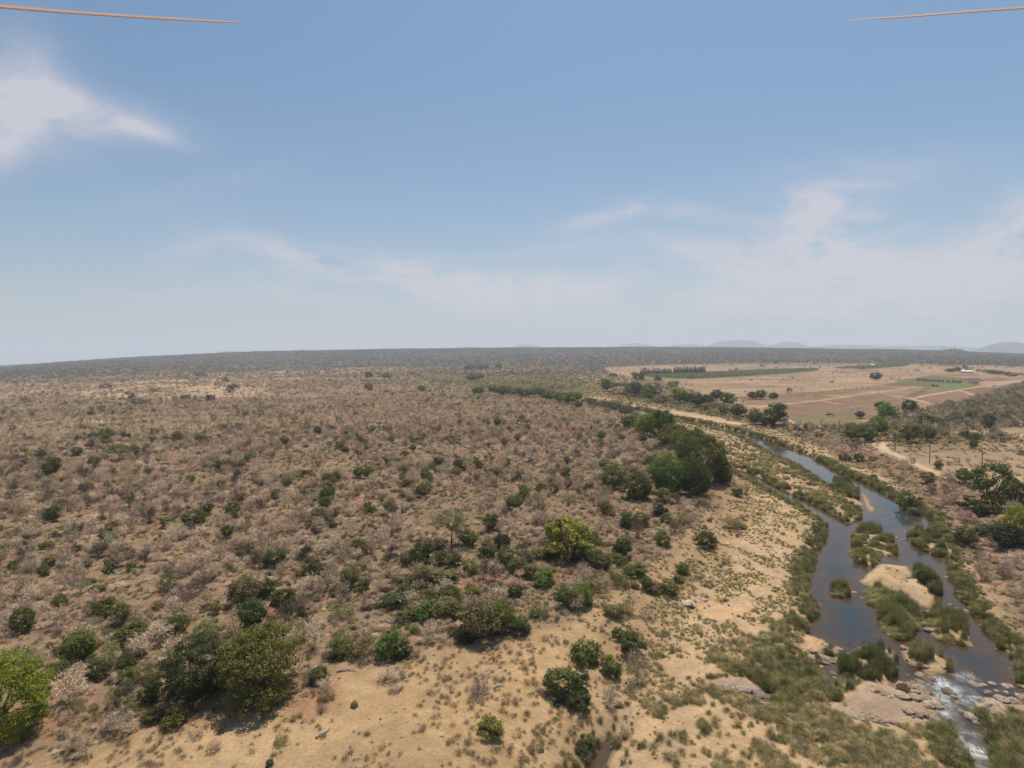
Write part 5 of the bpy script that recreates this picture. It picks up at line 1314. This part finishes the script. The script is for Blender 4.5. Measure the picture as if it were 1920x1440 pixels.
bins = {}
for T in THINGS:
    o, x, y, px, py, word, cc, wd3, lm = T
    if lm: continue
    dd = np.hypot(lx[:, 0] - px, (lx[:, 1] - py) * 2.0); j = int(np.argmin(dd)); dw = dirword(px - lx[j, 0], py - lx[j, 1])
    cn = CN[cc]; tall_ = o.name.split('.')[0]
    if 'leafless' in tall_ and 'leafless' not in cn: cn = 'leafless ' + cn.replace('bare ', '')
    bins.setdefault((cn, word, j, dw), []).append((dd[j], T))
GRP = {'tree': 'scattered trees', 'bush': 'green bushes of the savanna', 'leafless_shrub': 'leafless shrubs of the scrub', 'leafless_tree': 'leafless trees of the scrub', 'conifer_tree': 'conifers of the windbreak'}
for (cn, word, j, dw), L_ in bins.items():
    L_.sort(key=lambda q: q[0])
    for i, (d_, T) in enumerate(L_):
        l_ = '%s %s, %s %s the %s' % (cn, word, ORD[min(i, len(ORD) - 1)], dw, LMX[j][4])
        T[0]['label'] = l_ if len(l_.split()) < 16 else l_.replace('in front and ', 'front-').replace('behind and ', 'behind-')
for T in THINGS:
    o = T[0]
    if T[8]: o['label'] = T[8]
    bn = o.name.split('.')[0]; o['category'] = {'leafless_shrub': 'shrub', 'leafless_tree': 'tree', 'conifer_tree': 'tree'}.get(bn, T[5]); o['group'] = GRP.get(bn, 'plants')
for (i, (o, x, y, px, py, wp, tone, lab)) in enumerate(ROCKI): pass
bins = {}
RLM = [(1290, 1130, 'white rocks clearing on the bank'), (1550, 1240, 'shallow brown pool'), (1600, 1240, 'reed stand behind the ledge'), (1735, 1240, 'rock rimmed reed islet'), (1775, 1300, 'foaming rapids'), (1880, 1310, 'rocky outcrop past the rapids'), (1850, 1345, 'rapids exit'), (1690, 1110, 'sandbank'),
       (1690, 1150, 'long reed island'), (1770, 1180, 'broad rounded reed island'), (1640, 1025, 'hooked reed island'), (1575, 1108, 'small reed tuft islet'), (1740, 1015, 'jutting reed bed'), (1390, 1295, 'reed bed above the dark pool'), (1455, 1300, 'small dark pool'), (1700, 1335, 'bare rock floor'), (1600, 1340, 'stony patch amid reeds'),
       (1465, 815, 'dark tree by the small shack'), (1420, 1005, 'round dark bush on the bank'), (1530, 860, 'river bend')]
for R in ROCKI:
    o, x, y, px, py, wp, tone, lab = R
    j = min(range(len(RLM)), key=lambda q: math.hypot(RLM[q][0] - px, (RLM[q][1] - py) * 1.5)); dw = dirword(px - RLM[j][0], py - RLM[j][1]); tn = 'whitish' if tone > 1.35 else 'tan' if tone > .9 else 'dark'
    bins.setdefault((tn, 'rock slab' if o.scale[2] / o.scale[0] < .31 else 'boulder', j, dw), []).append((math.hypot(RLM[j][0] - px, RLM[j][1] - py), o))
for (tn, w_, j, dw), L_ in bins.items():
    L_.sort(key=lambda q: q[0])
    for i, (_, o) in enumerate(L_): tag(o, '%s %s, %s %s the %s' % (tn, w_, ORD[i], dw, RLM[j][2]), 'boulder', 'river boulders')

# ------------------------------------------------------------------ haze
V, Fc = box(-18500, 18500, -900, 18500, -60, 480)
hzm, t = mat('air_haze')
vol = t.n('ShaderNodeVolumePrincipled'); vol.inputs['Color'].default_value = (0.80, 0.88, 1.0, 1); vol.inputs['Density'].default_value = 0.00010; vol.inputs['Anisotropy'].default_value = 0.1
o_ = t.n('ShaderNodeOutputMaterial'); t.t.links.new(vol.outputs[0], o_.inputs['Volume'])
tag(add('haze', mesh('haze', V, Fc, hzm)), 'thin pale haze over the plain', kind='stuff')
